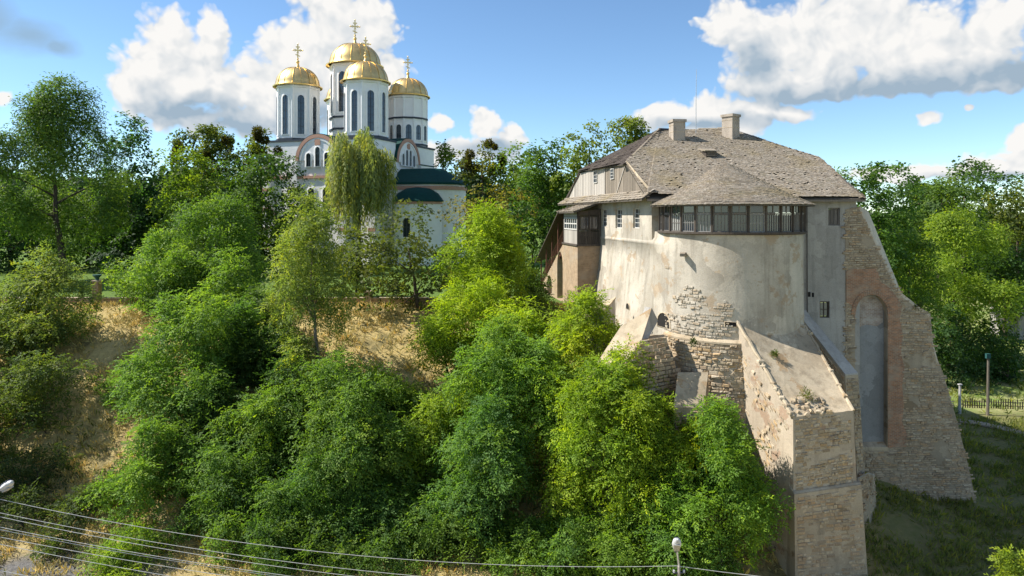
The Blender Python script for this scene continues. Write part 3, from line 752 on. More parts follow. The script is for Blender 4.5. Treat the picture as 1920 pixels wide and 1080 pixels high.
    MB().tube([R2 + UP * .16, R2.lerp(Mx, .4) + UP * .12, R2.lerp(Mx, .75) + UP * .08, Mx + UP * .1, Cc + UP * .05], [.24, .2, .12, .07, .05], 6).build('hip_cap', M['metal_dark'], C)
    # eaves board, right
    MB().hexa([E - UP * .04, Cc - UP * .04, Cc - UP * .16, E - UP * .16], [q + Vector((0, .06, 0)) for q in (E - UP * .04, Cc - UP * .04, Cc - UP * .16, E - UP * .16)]).build('eaves_board', M['wood_grey'], C)
    # soffit
    MB().hexa([Vector((8.6, 43.6, 8.3)), Vector((22, 43.4, 8.28)), Vector((22, 44.4, 8.3)), Vector((8.6, 44.5, 8.3))], [Vector((8.6, 43.6, 8.34)), Vector((22, 43.4, 8.32)), Vector((22, 44.4, 8.34)), Vector((8.6, 44.5, 8.34))]).build('soffit', M['wood_dark'], C)
    # gable: boards one by one
    zb = 8.9; W_ = .32; s = .05
    def top_z(s):
        if s < 4.57: return zb - .15 + (11.0 - zb + .15) * s / 4.57
        if s > 16.85: return zb - .1 + (11.0 - zb + .1) * (21.8 - s) / (21.8 - 16.85)
        return 11.05
    bk = MB(); o = -.04; bk.hexa([WL_(0.1, zb, o), WL_(4.57, 11.0, o), WL_(16.85, 11.0, o), WL_(21.5, zb, o)], [WL_(0.1, zb, o - .05), WL_(4.57, 11.0, o - .05), WL_(16.85, 11.0, o - .05), WL_(21.5, zb, o - .05)])
    gable = bk.build('gable', M['dark'], C)
    while s < 21.4:
        w = min(W_ * rng.uniform(.85, 1.15), 21.5 - s); o = rng.uniform(0, .02); lean = .0
        z0, z1 = top_z(s + .01), top_z(s + w - .02); lo = zb - .08
        if max(z0, z1) > lo + .06:
            z0, z1 = max(z0, lo + .02), max(z1, lo + .02)
            q = [WL_(s, lo, o), WL_(s + w - .025, lo, o), WL_(s + w - .025, z1, o), WL_(s, z0, o)]
            b = MB(); b.hexa(q, [k + NIN * .035 for k in q]); b.build('plank', M['wood_pale'] if s > sL(1135) else M['wood_grey'], gable)
        s += w
    for pr, pl, yt, yb in ((1121, 1114.5, 320, 343), (1152.5, 1146, 316, 336)):
        s0, s1 = sL(pr), sL(pl); xm = (pr + pl) / 2
        window(C, WL_(s1, zL(xm, yb), .03), -DL, UP, -NIN, s1 - s0, zL(xm, yt) - zL(xm, yb), 2, 3, M['frame_white'], 'attic_window', recess=-.06, bar=.03, fw=.05, depth=.09)
    for a, b in ((WL_(.05, 8.95, .10), WL_(4.6, 11.1, .10)), (WL_(16.8, 11.1, .10), WL_(21.6, 8.9, .10))):
        d = (b - a).normalized(); t = d.cross(-NIN) * .08
        MB().hexa([a + t, b + t, b - t, a - t], [q + NIN * .05 for q in (a + t, b + t, b - t, a - t)]).build('barge_board', M['coping'] if a.y < 50 else M['wood_dark'], C)
    a, b = WL_(6.9, 8.95, .06), WL_(4.9, 11.0, .06); d = (b - a).normalized(); t = d.cross(-NIN) * .05
    MB().hexa([a + t, b + t, b - t, a - t], [q + NIN * .03 for q in (a + t, b + t, b - t, a - t)]).build('brace_board', M['wood_pale'], C)
    a, b = WL_(sL(1135), 8.9, .05), WL_(sL(1135), 11.05, .05)
    MB().hexa([a + DL * .05, b + DL * .05, b - DL * .05, a - DL * .05], [q + NIN * .03 for q in (a + DL * .05, b + DL * .05, b - DL * .05, a - DL * .05)]).build('cover_strip', M['wood_pale'], C)
    # pent roof along the foot of the gable
    a, b, c, d = WL_(-.5, 8.36, .85), WL_(21.6, 8.36, .85), WL_(21.6, 8.98, -.02), WL_(-.5, 8.98, -.02)
    MB().hexa([a, b, c, d], [q - UP * .07 for q in (a, b, c, d)]).build('pent_roof', M['roof_under'], C)
    V = (d - a).normalized(); nn = (b - a).cross(d - a).normalized(); nn = nn if nn.z > 0 else -nn; m = MB()
    rough_course(m, lambda u, v: a + DL * u + V * v + nn * .02, lambda u, v: nn, 4, lambda i: (0, 22), rng, wid=(.18, .32), expo=.26, th=.05)
    tag(m.build('pent_shingles', M['shingle'], C, fix=False), kind='stuff')
    # chimneys
    def chimney(px, pyb, pyt, w, d, rot, Y):
        b, t = P(px, pyb, Y), P(px, pyt, Y); Mr = Matrix.Rotation(rot, 3, 'Z'); h = t.z - b.z
        c = MB(); c.box(b + UP * (h / 2 - .9), (w, d, h + 1.6), Mr); co = c.build('chimney', M['chimney'], C)
        k = MB(); k.box(t + UP * -.06, (w + .16, d + .16, .2), Mr); k.build('chimney_cap', M['chimney'], co)
        k = MB(); k.box(t + UP * .045, (w * .55, d * .55, .02), Mr); k.build('flue', M['dark'], co)
        for z in (.45, .8):
            k = MB(); k.box(b + UP * (h * z - .1), (w + .03, d + .03, .03), Mr); k.build('joint_band', M['coping'], co)
    chimney(1269.5, 262, 226, .95, .95, R(8), 53.4); chimney(1370, 255, 216, .95, .95, R(38), 54.2)
    MB().tube([P(1305, 250, 54.6), P(1305, 190, 54.6), P(1306, 130, 54.6)], [.03, .025, .015], 6).build('antenna_mast', M['steel'], C)
    # small louvred roof vent
    v = P(1329, 294, 50.0) + UP * .12; Mr = Matrix.Rotation(R(8), 3, 'Z')
    k = MB(); k.box(v + UP * -.1, (.78, .9, .75), Mr); vo = k.build('roof_vent', M['wood_dark'], C)
    k = MB(); k.hexa([v + Mr @ Vector(q) for q in ((-.55, -.62, .22), (.5, -.62, .22), (.5, .7, .48), (-.55, .7, .48))], [v + Mr @ Vector(q) for q in ((-.55, -.62, .29), (.5, -.62, .29), (.5, .7, .55), (-.55, .7, .55))]); k.build('vent_roof', M['shingle'], vo)
    for i in range(3):
        k = MB(); k.box(v + Mr @ Vector((0, -.47, -.06 + .1 * i)), (.66, .04, .04), Mr); k.build('louvre', M['wood_grey'], vo)
    # loose boards and moss-grown slips on the roof
    for i in range(14):
        u_, v_ = rng.uniform(.8, 5), rng.uniform(1.2, 8); q = E + (Cc - E).normalized() * u_ + FV * v_ + Fn * .05; 
        if v_ > 2 + u_ * 2.2: continue
        a_ = rng.uniform(0, math.pi); A = (Cc - E).normalized() * math.cos(a_) + FV * math.sin(a_); B = Fn.cross(A); l = rng.uniform(.25, .6); w = .06
        k = MB(); k.hexa([q + A * s1 * l / 2 + B * s2 * w + Fn * .07 for s1, s2 in ((-1, -1), (1, -1), (1, 1), (-1, 1))], [q + A * s1 * l / 2 + B * s2 * w + Fn * .1 for s1, s2 in ((-1, -1), (1, -1), (1, 1), (-1, 1))]); k.build('loose_shingle', M['wood_pale'], C)
roofs()

# ---- buttresses
def buttresses():
    C = CASTLE; rng = random.Random(8)
    def solid(name, top_px, base_px, mat):
        a = [P(*q) for q in top_px]; return a
    # main buttress: sloping top from the tower down to the front face, offset lower stage
    TL, TR = P(1379, 598, 38.6), P(1510, 612, 39.9); FL, FR = P(1487, 782, 34.2), P(1600, 770, 34.6)
    BL, BR_ = P(1490, 926, 33.9), P(1612, 905, 34.5); TB = Vector((0, 1.6, 0))
    LB, RB = P(1388, 800, 38.2), Vector((17.6, 39.5, -5.0))
    top = MB(); g = 10
    # top sheet, slightly dished and rough
    for i in range(g):
        for j in range(g):
            q = []
            for (s, t) in ((i, j), (i + 1, j), (i + 1, j + 1), (i, j + 1)):
                s, t = s / g, t / g; p = (TL * (1 - s) + TR * s) * (1 - t) + (FL * (1 - s) + FR * s) * t
                p = p + UP * (-.10 * math.sin(s * math.pi) * math.sin(t * math.pi) + .05 * mnoise.noise(p * .9) * (0 < s < 1)); q.append(p)
            top.face(q)
    bmats = {}
    dn = lambda p, z: Vector((p.x, p.y, z))
    # upper stage body
    A0, A1 = P(1379, 598, 38.6), P(1510, 612, 39.9)
    body = MB()
    L_up = [TL, FL, BL, Vector((12.9, 38.2, -5.6)), Vector((12.75, 38.9, -5))]
    left = MB(); k = 12
    # left face as a grid between rear edge and front edge
    def rear(v):  # v 0 top .. 1 bottom
        return TL * (1 - v) + Vector((TL.x + .55, TL.y + .1, -11.2)) * v
    def front(v):
        z = FL.z * (1 - v) + -11.2 * v
        return Vector((FL.x + .02 - .10 * v, FL.y - .25 * v, z))
    SL_ = lambda u, v: rear(v) * (1 - u) + front(v) * u
    for i in range(k):
        for j in range(k):
            left.face([SL_(i / k, j / k), SL_((i + 1) / k, j / k), SL_((i + 1) / k, (j + 1) / k), SL_(i / k, (j + 1) / k)])
    bz = BL.z
    fr = MB()
    F0, F1 = FL.copy(), FR.copy(); G0, G1_ = Vector((front((FL.z - bz) / (FL.z + 11.2)))), Vector((FR.x + .12, FR.y - .1, bz + .35))
    for i in range(8):
        for j in range(8):
            q = []
            for s, t in ((i, j), (i + 1, j), (i + 1, j + 1), (i, j + 1)):
                s, t = s / 8, t / 8; q.append((F0 * (1 - s) + F1 * s) * (1 - t) + (G0 * (1 - s) + G1_ * s) * t)
            fr.face(q)
    rt = MB(); rt.face([FR, TR, Vector((TR.x + .3, TR.y, -11)), Vector((FR.x + .5, FR.y, -11))])
    # close: join all into one solid-looking body
    body = MB()
    for m_ in (left, fr, rt):
        b = len(body.v); body.v += m_.v; body.f += [tuple(b + q for q in f) for f in m_.f]; body.var += m_.var
    bo = body.build('buttress', M['mortar_pale'], C)
    top.build('buttress_slope', M['coping'], bo, smooth='all', fix=False)
    for i in range(34):
        s_, t_ = .12 + .5 * rng.random() ** 1.2, 1 - .16 * rng.random() ** 1.6; p = (TL * (1 - s_) + TR * s_) * (1 - t_) + (FL * (1 - s_) + FR * s_) * t_
        v_, f_ = stone_shape(rng); k_ = rng.uniform(.10, .24); me_ = MB(); Rm = Matrix.Rotation(rng.uniform(0, 6), 3, 'Z') @ Matrix.Rotation(rng.uniform(-.6, .6), 3, 'X')
        me_.v = [tuple(p + UP * .0 + Rm @ Vector((x * k_ * 1.3, y * k_, z * k_ * .5))) for x, y, z in v_]; me_.f = f_; me_.var = [0.] * len(f_); me_.build('rubble_stone', M['stone_pale'] if i % 3 else M['stone'], bo)
    # little kerb of mortar along the edges of the slope
    for a, b, w in ((TL, FL, .10), (TR, FR, .08), (TL, TR, .09)):
        d = (b - a); pts = [a + d * (i / 16) + Vector((.05 * mnoise.noise(Vector((i * .9, a.x, 4))), 0, .0 + .07 * mnoise.noise(Vector((i * .9, a.x, 0))))) for i in range(17)]
        MB().tube(pts, [w * (1 + .35 * mnoise.noise(Vector((i * 1.3, a.y, 2)))) for i in range(17)], 6).build('mortar_edge', M['coping'], bo)
        for i in range(9):
            t_ = rng.random(); v_, f_ = stone_shape(rng); k_ = rng.uniform(.12, .26); e_ = MB(); Rm = Matrix.Rotation(rng.uniform(0, 6), 3, 'Z'); p_ = a + d * t_
            e_.v = [tuple(p_ + Rm @ Vector((x * k_ * 1.5, y * k_, z * k_ * .38))) for x, y, z in v_]; e_.f = f_; e_.var = [0.] * len(f_); e_.build('edge_stone', M['stone_pale'], bo)
    # lower stage
    l0, l1 = G0 + Vector((-.05, -.22, -.02)), G1_ + Vector((.12, -.22, -.05)); back = Vector((0, 2.4, 0))
    zb = -11.4
    topq = [l0, l1, l1 + Vector((.5, 2.2, .1)), l0 + Vector((-.05, .5, .14))]
    botq = [Vector((l0.x - .05, l0.y - .28, zb)), Vector((l1.x + .25, l1.y - .28, zb)), Vector((l1.x + .9, l1.y + 2.6, zb)), Vector((l0.x - .2, l0.y + 2, zb))]
    low = MB(); low.hexa(topq, botq); lo_ = low.build('buttress_plinth', M['mortar'], C)
    MB().hexa([q + UP * .02 for q in topq], [q + UP * .09 + (Vector((.0, .12, 0)) if i < 2 else Vector((0, 0, 0))) for i, q in enumerate(topq)]).build('plinth_coping', M['coping'], lo_)
    # masonry
    wF = (F1 - F0).length; hF = (F0 - G0).length
    SF = lambda u, v: (F0 * (1 - u / wF) + F1 * (u / wF)) * (1 - v / hF) + (G0 * (1 - u / wF) + G1_ * (u / wF)) * (v / hF)
    stone_wall(bo, SF, .1, wF - .15, .12, hF - .1, lambda q: True, rng, (.10, .20), (.13, .46), .9, (.01, .06), .22)
    hL = 9.0; wL = 5.0
    def mask_left(q):
        v = mnoise.noise(Vector((q[0] * .02, q[1] * .018, 5))); return q[1] > 660 and v > -.02
    stone_wall(bo, lambda u, v: SL_(u / wL, v / hL), .2, wL - .1, .9, hL, mask_left, rng, (.14, .22), (.2, .45), .75, (.01, .04))
    dF = (botq[0] - topq[0]).length; w2 = (l1 - l0).length
    stone_wall(lo_, lambda u, v: (topq[0] * (1 - u / w2) + topq[1] * (u / w2)) * (1 - v / dF) + (botq[0] * (1 - u / w2) + botq[1] * (u / w2)) * (v / dF), .1, w2 - .05, .15, dF, lambda q: True, rng, (.11, .21), (.15, .50), .9, (.01, .05), .30)
    # second buttress, behind on the right
    A, B = P(1496, 590, 41.6), P(1510, 584, 42.2); D_, E_ = P(1585, 705, 38.6), P(1609, 703, 39.0)
    bt = [A, B, E_, D_]; bb = [Vector((A.x - .2, A.y + .3, -11)), Vector((B.x + 1.2, B.y, -11)), Vector((E_.x + .55, E_.y - .2, -11)), Vector((D_.x + .35, D_.y - .3, -11))]
    b2 = MB(); b2.hexa(bt, bb); o2 = b2.build('buttress', M['mortar'], C)
    MB().hexa([q + UP * .02 for q in bt], [q + UP * .1 for q in bt]).build('buttress_slope', M['plaster_grey'], o2)
    ST = lambda u, v: (D_ * (1 - u) + A * u) * (1 - v / 9.) + (bb[3] * (1 - u) + bb[0] * u) * (v / 9.)
    wS = (D_ - A).length
    stone_wall(o2, lambda u, v: ST(u / wS, v), .1, wS, .12, 4.5, lambda q: True, rng, (.13, .2), (.2, .42), .95)
    wE = (E_ - D_).length
    stone_wall(o2, lambda u, v: (D_ * (1 - u / wE) + E_ * (u / wE)) * (1 - v / 9.) + (bb[3] * (1 - u / wE) + bb[2] * (u / wE)) * (v / 9.), .04, wE - .04, .12, 8.5, lambda q: True, rng, (.15, .25), (.2, .5), .95)
    pt = [P(1595, 905, 38.2), P(1628, 888, 38.4), P(1640, 892, 40.2), P(1600, 905, 40.5)]
    pl = MB(); pl.hexa(pt, [Vector((q.x + .15, q.y - .1, -11.3)) for q in pt]); po = pl.build('buttress_plinth', M['mortar'], C)
    wp = (pt[1] - pt[0]).length; stone_wall(po, lambda u, v: pt[0].lerp(pt[1], u / wp) + Vector((.015 * v, -.012 * v, -v)), .03, wp - .02, .1, 4, lambda q: True, rng, (.12, .22), (.16, .45), .92)
    wp2 = (pt[2] - pt[1]).length; stone_wall(po, lambda u, v: pt[1].lerp(pt[2], u / wp2) + Vector((.015 * v, -.012 * v, -v)), .03, wp2 - .02, .1, 4, lambda q: True, rng, (.12, .22), (.16, .45), .92)
    MB().hexa([q + UP * .01 for q in pt], [q + UP * .07 for q in pt]).build('plinth_coping', M['plaster_grey'], po)
    # left buttress with steep plastered back
    ap, r1, r2, l2, l1_, l0_ = P(1222, 577, 39.9), P(1203, 637, 38.6), P(1150, 713, 36.5), P(1098, 714, 37.1), P(1136, 654, 38.8), P(1164, 612, 40.0)
    up_ = [ap, r1, r2, l2, l1_, l0_]
    tp = MB()
    for f in ((ap, r1, l1_, l0_), (r1, r2, l2, l1_)): tp.hexa(list(f), [q - UP * .3 for q in f])
    base = [P(1258, 632, 40.6), r2]
    rb = MB()
    n1 = P(1213, 632, 38.9); n2 = P(1247, 628, 40.3); q1 = P(1276, 702, 38.9)
    # right face: from slope edge down to ground
    gz = -10.5
    edge = [ap, r1, r2]; foot = [Vector((11.0, 40.2, gz)), Vector((9.4, 38.5, gz)), Vector((7.0, 36.6, gz))]
    R0, Rr1, Rr2 = Vector((ap.x + .05, ap.y, ap.z)), r1, r2
    outer = [Rr2, Rr1, Rr1 + Vector((.12, .3, 0)), P(1246, 630, 40.1), P(1277, 702, 39.2), P(1262, 800, 39.0), P(1262, 1010, 38.4), Vector((r2.x + .1, r2.y, gz))]
    def wall_tri(pts, mat, name, parent=C, th=Vector((-.6, .5, 0))):
        m_ = MB(); m_.hexa(pts, [p + th for p in pts]); return m_.build(name, mat, parent)
    bl = wall_tri(outer, M['mortar'], 'buttress')
    wall_tri([ap, r1 + Vector((.05, .05, .0)), P(1216, 634, 38.95), P(1234, 601, 40.1)], M['plaster_grey'], 'buttress_cheek', bl, Vector((-.3, .5, 0)))
    nt_ = [P(1213, 636, 38.8), P(1246, 631, 40.0), P(1246, 626, 40.6), P(1215, 630, 39.6)]
    MB().hexa(nt_, [q - UP * .12 for q in nt_]).build('notch_ledge', M['coping'], bl)
    tp.build('buttress_slope', M['coping'], bl)
    # left flank of that buttress
    wall_tri([l2, l1_, l0_, Vector((l0_.x, l0_.y, gz)), Vector((l2.x - .1, l2.y, gz))], M['mortar'], 'buttress_flank', bl, Vector((.5, .5, 0)))
    wall_tri([l2, r2, Vector((r2.x + .1, r2.y - .2, gz)), Vector((l2.x - .1, l2.y - .2, gz))], M['mortar'], 'buttress_front', bl, Vector((.2, .5, 0)))
    U0, U1 = Rr2, P(1277, 702, 39.2); du_ = (U1 - U0); du_.z = 0; wB = du_.length
    poly = [(1155, 712), (1203, 640), (1246, 634), (1276, 702), (1262, 765), (1262, 860), (1150, 860)]
    def SB(u, v):
        p = U0 + du_ * (u / wB); return Vector((p.x, p.y - .02, v))
    stone_wall(bl, SB, -.1, wB + .2, -6.5, .6, lambda q: inside(q, poly), rng, (.15, .26), (.22, .55), .97)
    # far left buttress with plastered slope
    t_ = [P(1105, 579, 46.2), P(1154, 562, 45.8), P(1152, 572, 44.2), P(1133, 588, 43.4)]
    s_ = [P(1152, 563, 45.7), P(1157, 618, 45.0), P(1136, 652, 44.0), P(1129, 590, 43.6)]
    m_ = MB(); m_.hexa([P(1104, 580, 46.4), P(1154, 561, 46.0), P(1132, 588, 43.6), P(1096, 600, 44.2)], [Vector((q.x, q.y, -6)) for q in (P(1104, 580, 46.4), P(1154, 561, 46.0), P(1132, 588, 43.6), P(1096, 600, 44.2))])
    ob = m_.build('buttress', M['plaster_grey'], C)
    q_ = [P(1103, 579.5, 46.4), P(1155, 560, 46.0), P(1133, 587, 43.5), P(1095, 600, 44.1)]
    MB().hexa([q + UP * .02 for q in q_], [q + UP * .12 for q in q_]).build('buttress_slope', M['coping'], ob)
    # small central buttress
    a, b, c, d = P(1271, 701, 38.3), P(1328, 701, 38.3), P(1320, 768, 36.7), P(1263, 766, 36.6)
    m_ = MB(); m_.hexa([a, b, c, d], [Vector((a.x - .05, a.y, gz)), Vector((b.x + .35, b.y, gz)), Vector((c.x + .3, c.y - .3, gz)), Vector((d.x - .1, d.y - .3, gz))])
    ob = m_.build('buttress', M['mortar'], C)
    MB().hexa([q + UP * .02 for q in (a, b, c, d)], [q + UP * .09 for q in (a, b, c, d)]).build('buttress_slope', M['coping'], ob)
    Sx = lambda u, v: Vector((d.x + (c.x - d.x) * u, d.y - .02 - (0 - v) * 0, d.z - v)) + Vector((-.02 * v, -.035 * v, 0))
    stone_wall(ob, lambda u, v: Sx(u / 1.6, v), .05, 1.55, .1, 3.5, lambda q: True, rng, (.16, .26), (.22, .5), .9)
buttresses()

# ---- right pier with the walled-up arch
def pier():
    C = CASTLE; rng = random.Random(17)
    outl = [(1585, 392), (1612, 388), (1682, 540), (1700, 562), (1744, 588), (1748, 640), (1757, 672), (1768, 700), (1790, 775), (1812, 860), (1834, 962), (1838, 985), (1700, 985), (1585, 985)]
    arch = [(1603, 838), (1663, 838), (1663, 590)] + [(1633 + 30 * math.cos(t), 590 - 38 * math.sin(t)) for t in np.linspace(.12, math.pi - .12, 12)] + [(1603, 590)]
    th = Vector((.15, 2.6, 0))
    body = MB(); body.panel([[PW(*q, -.03) for q in outl], [PW(*q, -.03) for q in arch]], th); po = body.build('pier', M['mortar'], C)
    MB().hexa([PW(x, y, .42) for x, y in ((1598, 845), (1668, 845), (1668, 545), (1598, 545))], [PW(x, y, .55) for x, y in ((1598, 845), (1668, 845), (1668, 545), (1598, 545))]).build('arch_infill', M['plaster_infill'], C)
    MB().panel([[PW(x, y, .405) for x, y in ((1606, 572), (1614, 560), (1640, 556), (1661, 570), (1662, 606), (1650, 614), (1632, 610), (1618, 615), (1606, 604))]], (0, .03, 0)).build('bared_brick_patch', M['brick_white'], C)
    br = [(1586, 508), (1600, 503), (1612, 505), (1640, 503), (1646, 512), (1650, 528), (1668, 540), (1680, 556), (1690, 572), (1686, 600), (1692, 628), (1688, 660), (1695, 690), (1690, 722), (1694, 760), (1690, 790), (1699, 812), (1698, 837), (1664, 839), (1664, 592)] + \
         [(1633 + 31 * math.cos(t), 590 - 39 * math.sin(t)) for t in np.linspace(.12, math.pi - .12, 12)] + [(1602, 600), (1596, 572), (1586, 566)]
    MB().panel([[PW(x, y, -.075) for x, y in br]], (0, .06, 0)).build('brick_surround', M['brick'], po)
    # voussoirs of the arch head, one by one
    nb = 26
    for i in range(nb):
        t0, t1 = math.pi * i / nb + .01, math.pi * (i + 1) / nb - .01
        q = [(1633 + r * math.cos(t), 590 - r * 1.24 * math.sin(t)) for r, t in ((30.5, t0), (30.5, t1), (38, t1), (38, t0))]
        MB().hexa([PW(x, y, -.11) for x, y in q], [PW(x, y, .15) for x, y in q]).build('arch_brick', M['brick'], po)
    ledge = [PW(x, y, .42) for x, y in ((1600, 838), (1664, 838))]
    MB().hexa([PW(1601, 838, -.05), PW(1664, 838, -.05), PW(1664, 832, .45), PW(1601, 832, .45)], [PW(1601, 844, -.05), PW(1664, 844, -.05), PW(1664, 840, .45), PW(1601, 840, .45)]).build('sill', M['coping'], po)
    # sloping copings, their sunlit look painted in as paler mortar
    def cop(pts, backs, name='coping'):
        MB().hexa([PW(*p, b) for p, b in zip(pts, backs)], [PW(*p, b) + Vector((-.02, .02, -.18)) for p, b in zip(pts, backs)]).build(name, M['coping_sunlit_tone'], po)
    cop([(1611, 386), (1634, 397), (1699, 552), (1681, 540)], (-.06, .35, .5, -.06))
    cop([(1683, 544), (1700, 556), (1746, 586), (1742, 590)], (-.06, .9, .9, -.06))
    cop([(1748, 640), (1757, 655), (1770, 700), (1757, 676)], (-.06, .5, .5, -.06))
    # coursed masonry
    S = lambda u, v: Vector((u, YP(u, v) - .035, v))
    def mask(q):
        return inside(q, outl) and not inside(q, arch) and not inside(q, br) and not (1600 < q[0] < 1666 and 556 < q[1] < 845)
    stone_wall(po, S, 20.2, 29, -11, 8.0, mask, rng, (.09, .17), (.18, .60), .95, (.015, .06), .42)
pier()

# ---- covered stair and porch on the left flank
def porch():
    C = CASTLE; rng = random.Random(29)
    F = Vector((5.13, 54.27, 0)); wd = 1.9                         # near corner; depth to the wall
    def Q(L, z, inn=0.0): 
        q = F + DL * L + NIN * inn; return Vector((q.x, q.y, z))
    zf, zt = 5.0, 7.65
    # brick pier under the porch, arcaded wall under the stairs
    arch1 = [Q(4.75, .1), Q(6.75, .1), Q(6.75, 3.0)] + [Q(5.75 + 1.0 * math.cos(t), 3.0 + 1.25 * math.sin(t)) for t in np.linspace(.15, math.pi - .15, 9)] + [Q(4.75, 3.0)]
    arch2 = [Q(8.8, .1), Q(10.7, .1), Q(10.7, .9)] + [Q(9.75 + .95 * math.cos(t), .9 + .95 * math.sin(t)) for t in np.linspace(.15, math.pi - .15, 9)] + [Q(8.8, .9)]
    outer = [Q(0, -1.2), Q(13.4, -1.2), Q(13.4, .5), Q(4.6, zf - .05), Q(0, zf - .05)]
    w = MB(); w.panel([outer, arch1, arch2], NIN * .6); wo = w.build('stair_wall', M['brick_tan_side'], C)
    s = MB(); q = [Q(.0, -1.2, .02), Q(.0, -1.2, wd + .4), Q(.0, zf - .05, wd + .4), Q(.0, zf - .05, .02)]
    s.hexa([k - DL * .012 for k in q], [k + DL * .5 for k in q]); s.build('porch_pier', M['brick_tan'], C)
    fl = MB(); q = [Q(-.1, zf - .04, -.1), Q(4.7, zf - .04, -.1), Q(4.7, zf - .04, wd), Q(-.1, zf - .04, wd)]; fl.hexa(q, [k + UP * .14 for k in q]); fl.build('porch_floor', M['wood_dark'], C)
    # timber porch: corner posts, plank aprons, glazed upper parts
    for L, i in ((0.05, .05), (.05, wd - .1), (4.4, .05), (.05, wd * .5)):
        MB().box(Q(L, (zf + zt) / 2, i), (.14, .14, zt - zf), Matrix.Rotation(R(10), 3, 'Z')).build('porch_post', M['wood_dark'], C)
    L = .12
    while L < 4.3:
        MB().hexa([Q(L, zf + .1, .0), Q(L + .19, zf + .1, .0), Q(L + .19, zf + 1.15, .0), Q(L, zf + 1.15, .0)], [Q(L, zf + .1, .04), Q(L + .19, zf + .1, .04), Q(L + .19, zf + 1.15, .04), Q(L, zf + 1.15, .04)]).build('apron_plank', M['wood_pale'], C); L += .21
    i = .12
    while i < wd - .1:
        MB().hexa([Q(0, zf + .1, i), Q(0, zf + .1, i + .15), Q(0, zf + 1.1, i + .15), Q(0, zf + 1.1, i)], [Q(.04, zf + .1, i), Q(.04, zf + .1, i + .15), Q(.04, zf + 1.1, i + .15), Q(.04, zf + 1.1, i)]).build('apron_plank', M['wood_dark'], C); i += .17
    window(C, Q(4.3, zf + 1.2, .0), -DL, UP, -NIN, 4.1, 1.0, 6, 2, M['frame_white'], 'porch_window', recess=.0, bar=.09, fw=.1)
    window(C, Q(.0, zf + 1.2, .15), NIN, UP, -DL, wd - .3, 1.15, 3, 1, M['wood_dark'], 'porch_window', recess=.0, bar=.09, fw=.08)
    MB().hexa([Q(.1, zf + 2.25, 0), Q(4.4, zf + 2.25, 0), Q(4.4, zt, 0), Q(.1, zt, 0)], [Q(.1, zf + 2.25, .05), Q(4.4, zf + 2.25, .05), Q(4.4, zt, .05), Q(.1, zt, .05)]).build('porch_fascia', M['wood_pale'], C)
    MB().hexa([Q(0, zf + 2.4, .1), Q(0, zf + 2.4, wd), Q(0, zt + .2, wd), Q(0, zt, .1)], [Q(.05, zf + 2.4, .1), Q(.05, zf + 2.4, wd), Q(.05, zt + .2, wd), Q(.05, zt, .1)]).build('porch_fascia', M['wood_dark'], C)
    a, b, c, d = Q(-.5, 7.62, -.45), Q(5.0, 7.62, -.45), Q(5.0, 8.45, wd + .1), Q(-.5, 8.45, wd + .1)
    MB().hexa([a, b, c, d], [k - UP * .08 for k in (a, b, c, d)]).build('porch_roof', M['roof_under'], C)
    V = (d - a).normalized(); nn = (b - a).cross(d - a).normalized(); nn = nn if nn.z > 0 else -nn; m = MB()
    rough_course(m, lambda u, v: a + DL * u + V * v + nn * .02, lambda u, v: nn, 8, lambda i: (0, 5.5), rng, wid=(.18, .34), expo=.3, th=.06)
    tag(m.build('porch_shingles', M['shingle'], C, fix=False), kind='stuff')
    # stair flight with balustrade and its own lean-to roof
    n = 20
    for i in range(n):
        L0 = 4.6 + 8.8 * i / n; z = zf - (zf - .3) * (i + 1) / n
        MB().hexa([Q(L0, z - .25, .1), Q(L0 + .46, z - .25, .1), Q(L0 + .46, z, .1), Q(L0, z, .1)], [Q(L0, z - .25, wd), Q(L0 + .46, z - .25, wd), Q(L0 + .46, z, wd), Q(L0, z, wd)]).build('stair_step', M['wood_red'], C)
    zz = lambda L: zf - (zf - .3) * (L - 4.6) / 8.8
    for h in (.45, 1.0):
        MB().tube([Q(4.5, zz(4.5) + h, -.02), Q(13.4, zz(13.4) + h, -.02)], .05, 6).build('handrail', M['wood_red'], C)
    for i in range(24):
        L0 = 4.6 + 8.7 * i / 23; MB().tube([Q(L0, zz(L0) + .0, -.02), Q(L0, zz(L0) + 1.0, -.02)], .03, 5).build('baluster', M['wood_red'], C)
    for L0 in (6.3, 8.6, 10.9, 13.2):
        MB().tube([Q(L0, zz(L0), -.02), Q(L0, zz(L0) + 2.6, -.02)], .06, 6).build('stair_post', M['wood_red'], C)
    rz = lambda L: 7.62 - 4.55 * (L - 4.6) / 8.8
    q = [Q(4.4, rz(4.4), -.5), Q(14, rz(14), -.5), Q(14, rz(14) + .9, wd + .1), Q(4.4, rz(4.4) + .9, wd + .1)]
    MB().hexa(q, [k - UP * .1 for k in q]).build('stair_roof', M['wood_dark'], C)
    # low garden wall beside the porch
    a, b = P(1004, 576, 58.5), P(1066, 580, 54.8)
    g = MB(); t = Vector((0, .35, 0)); g.hexa([Vector((a.x, a.y, -1)), Vector((b.x, b.y, -1)), b, a], [k + t for k in (Vector((a.x, a.y, -1)), Vector((b.x, b.y, -1)), b, a)])
    gw = g.build('garden_wall', M['brick_tan']); tag(gw, 'low tan wall at the foot of the castle stair arches', 'wall')
    k = MB(); k.hexa([a + Vector((0, -.06, 0)), b + Vector((0, -.06, 0)), b + Vector((0, .41, 0)), a + Vector((0, .41, 0))], [a + Vector((0, -.06, .1)), b + Vector((0, -.06, .1)), b + Vector((0, .41, .1)), a + Vector((0, .41, .1))]); k.build('wall_coping', M['coping'], gw)
porch()
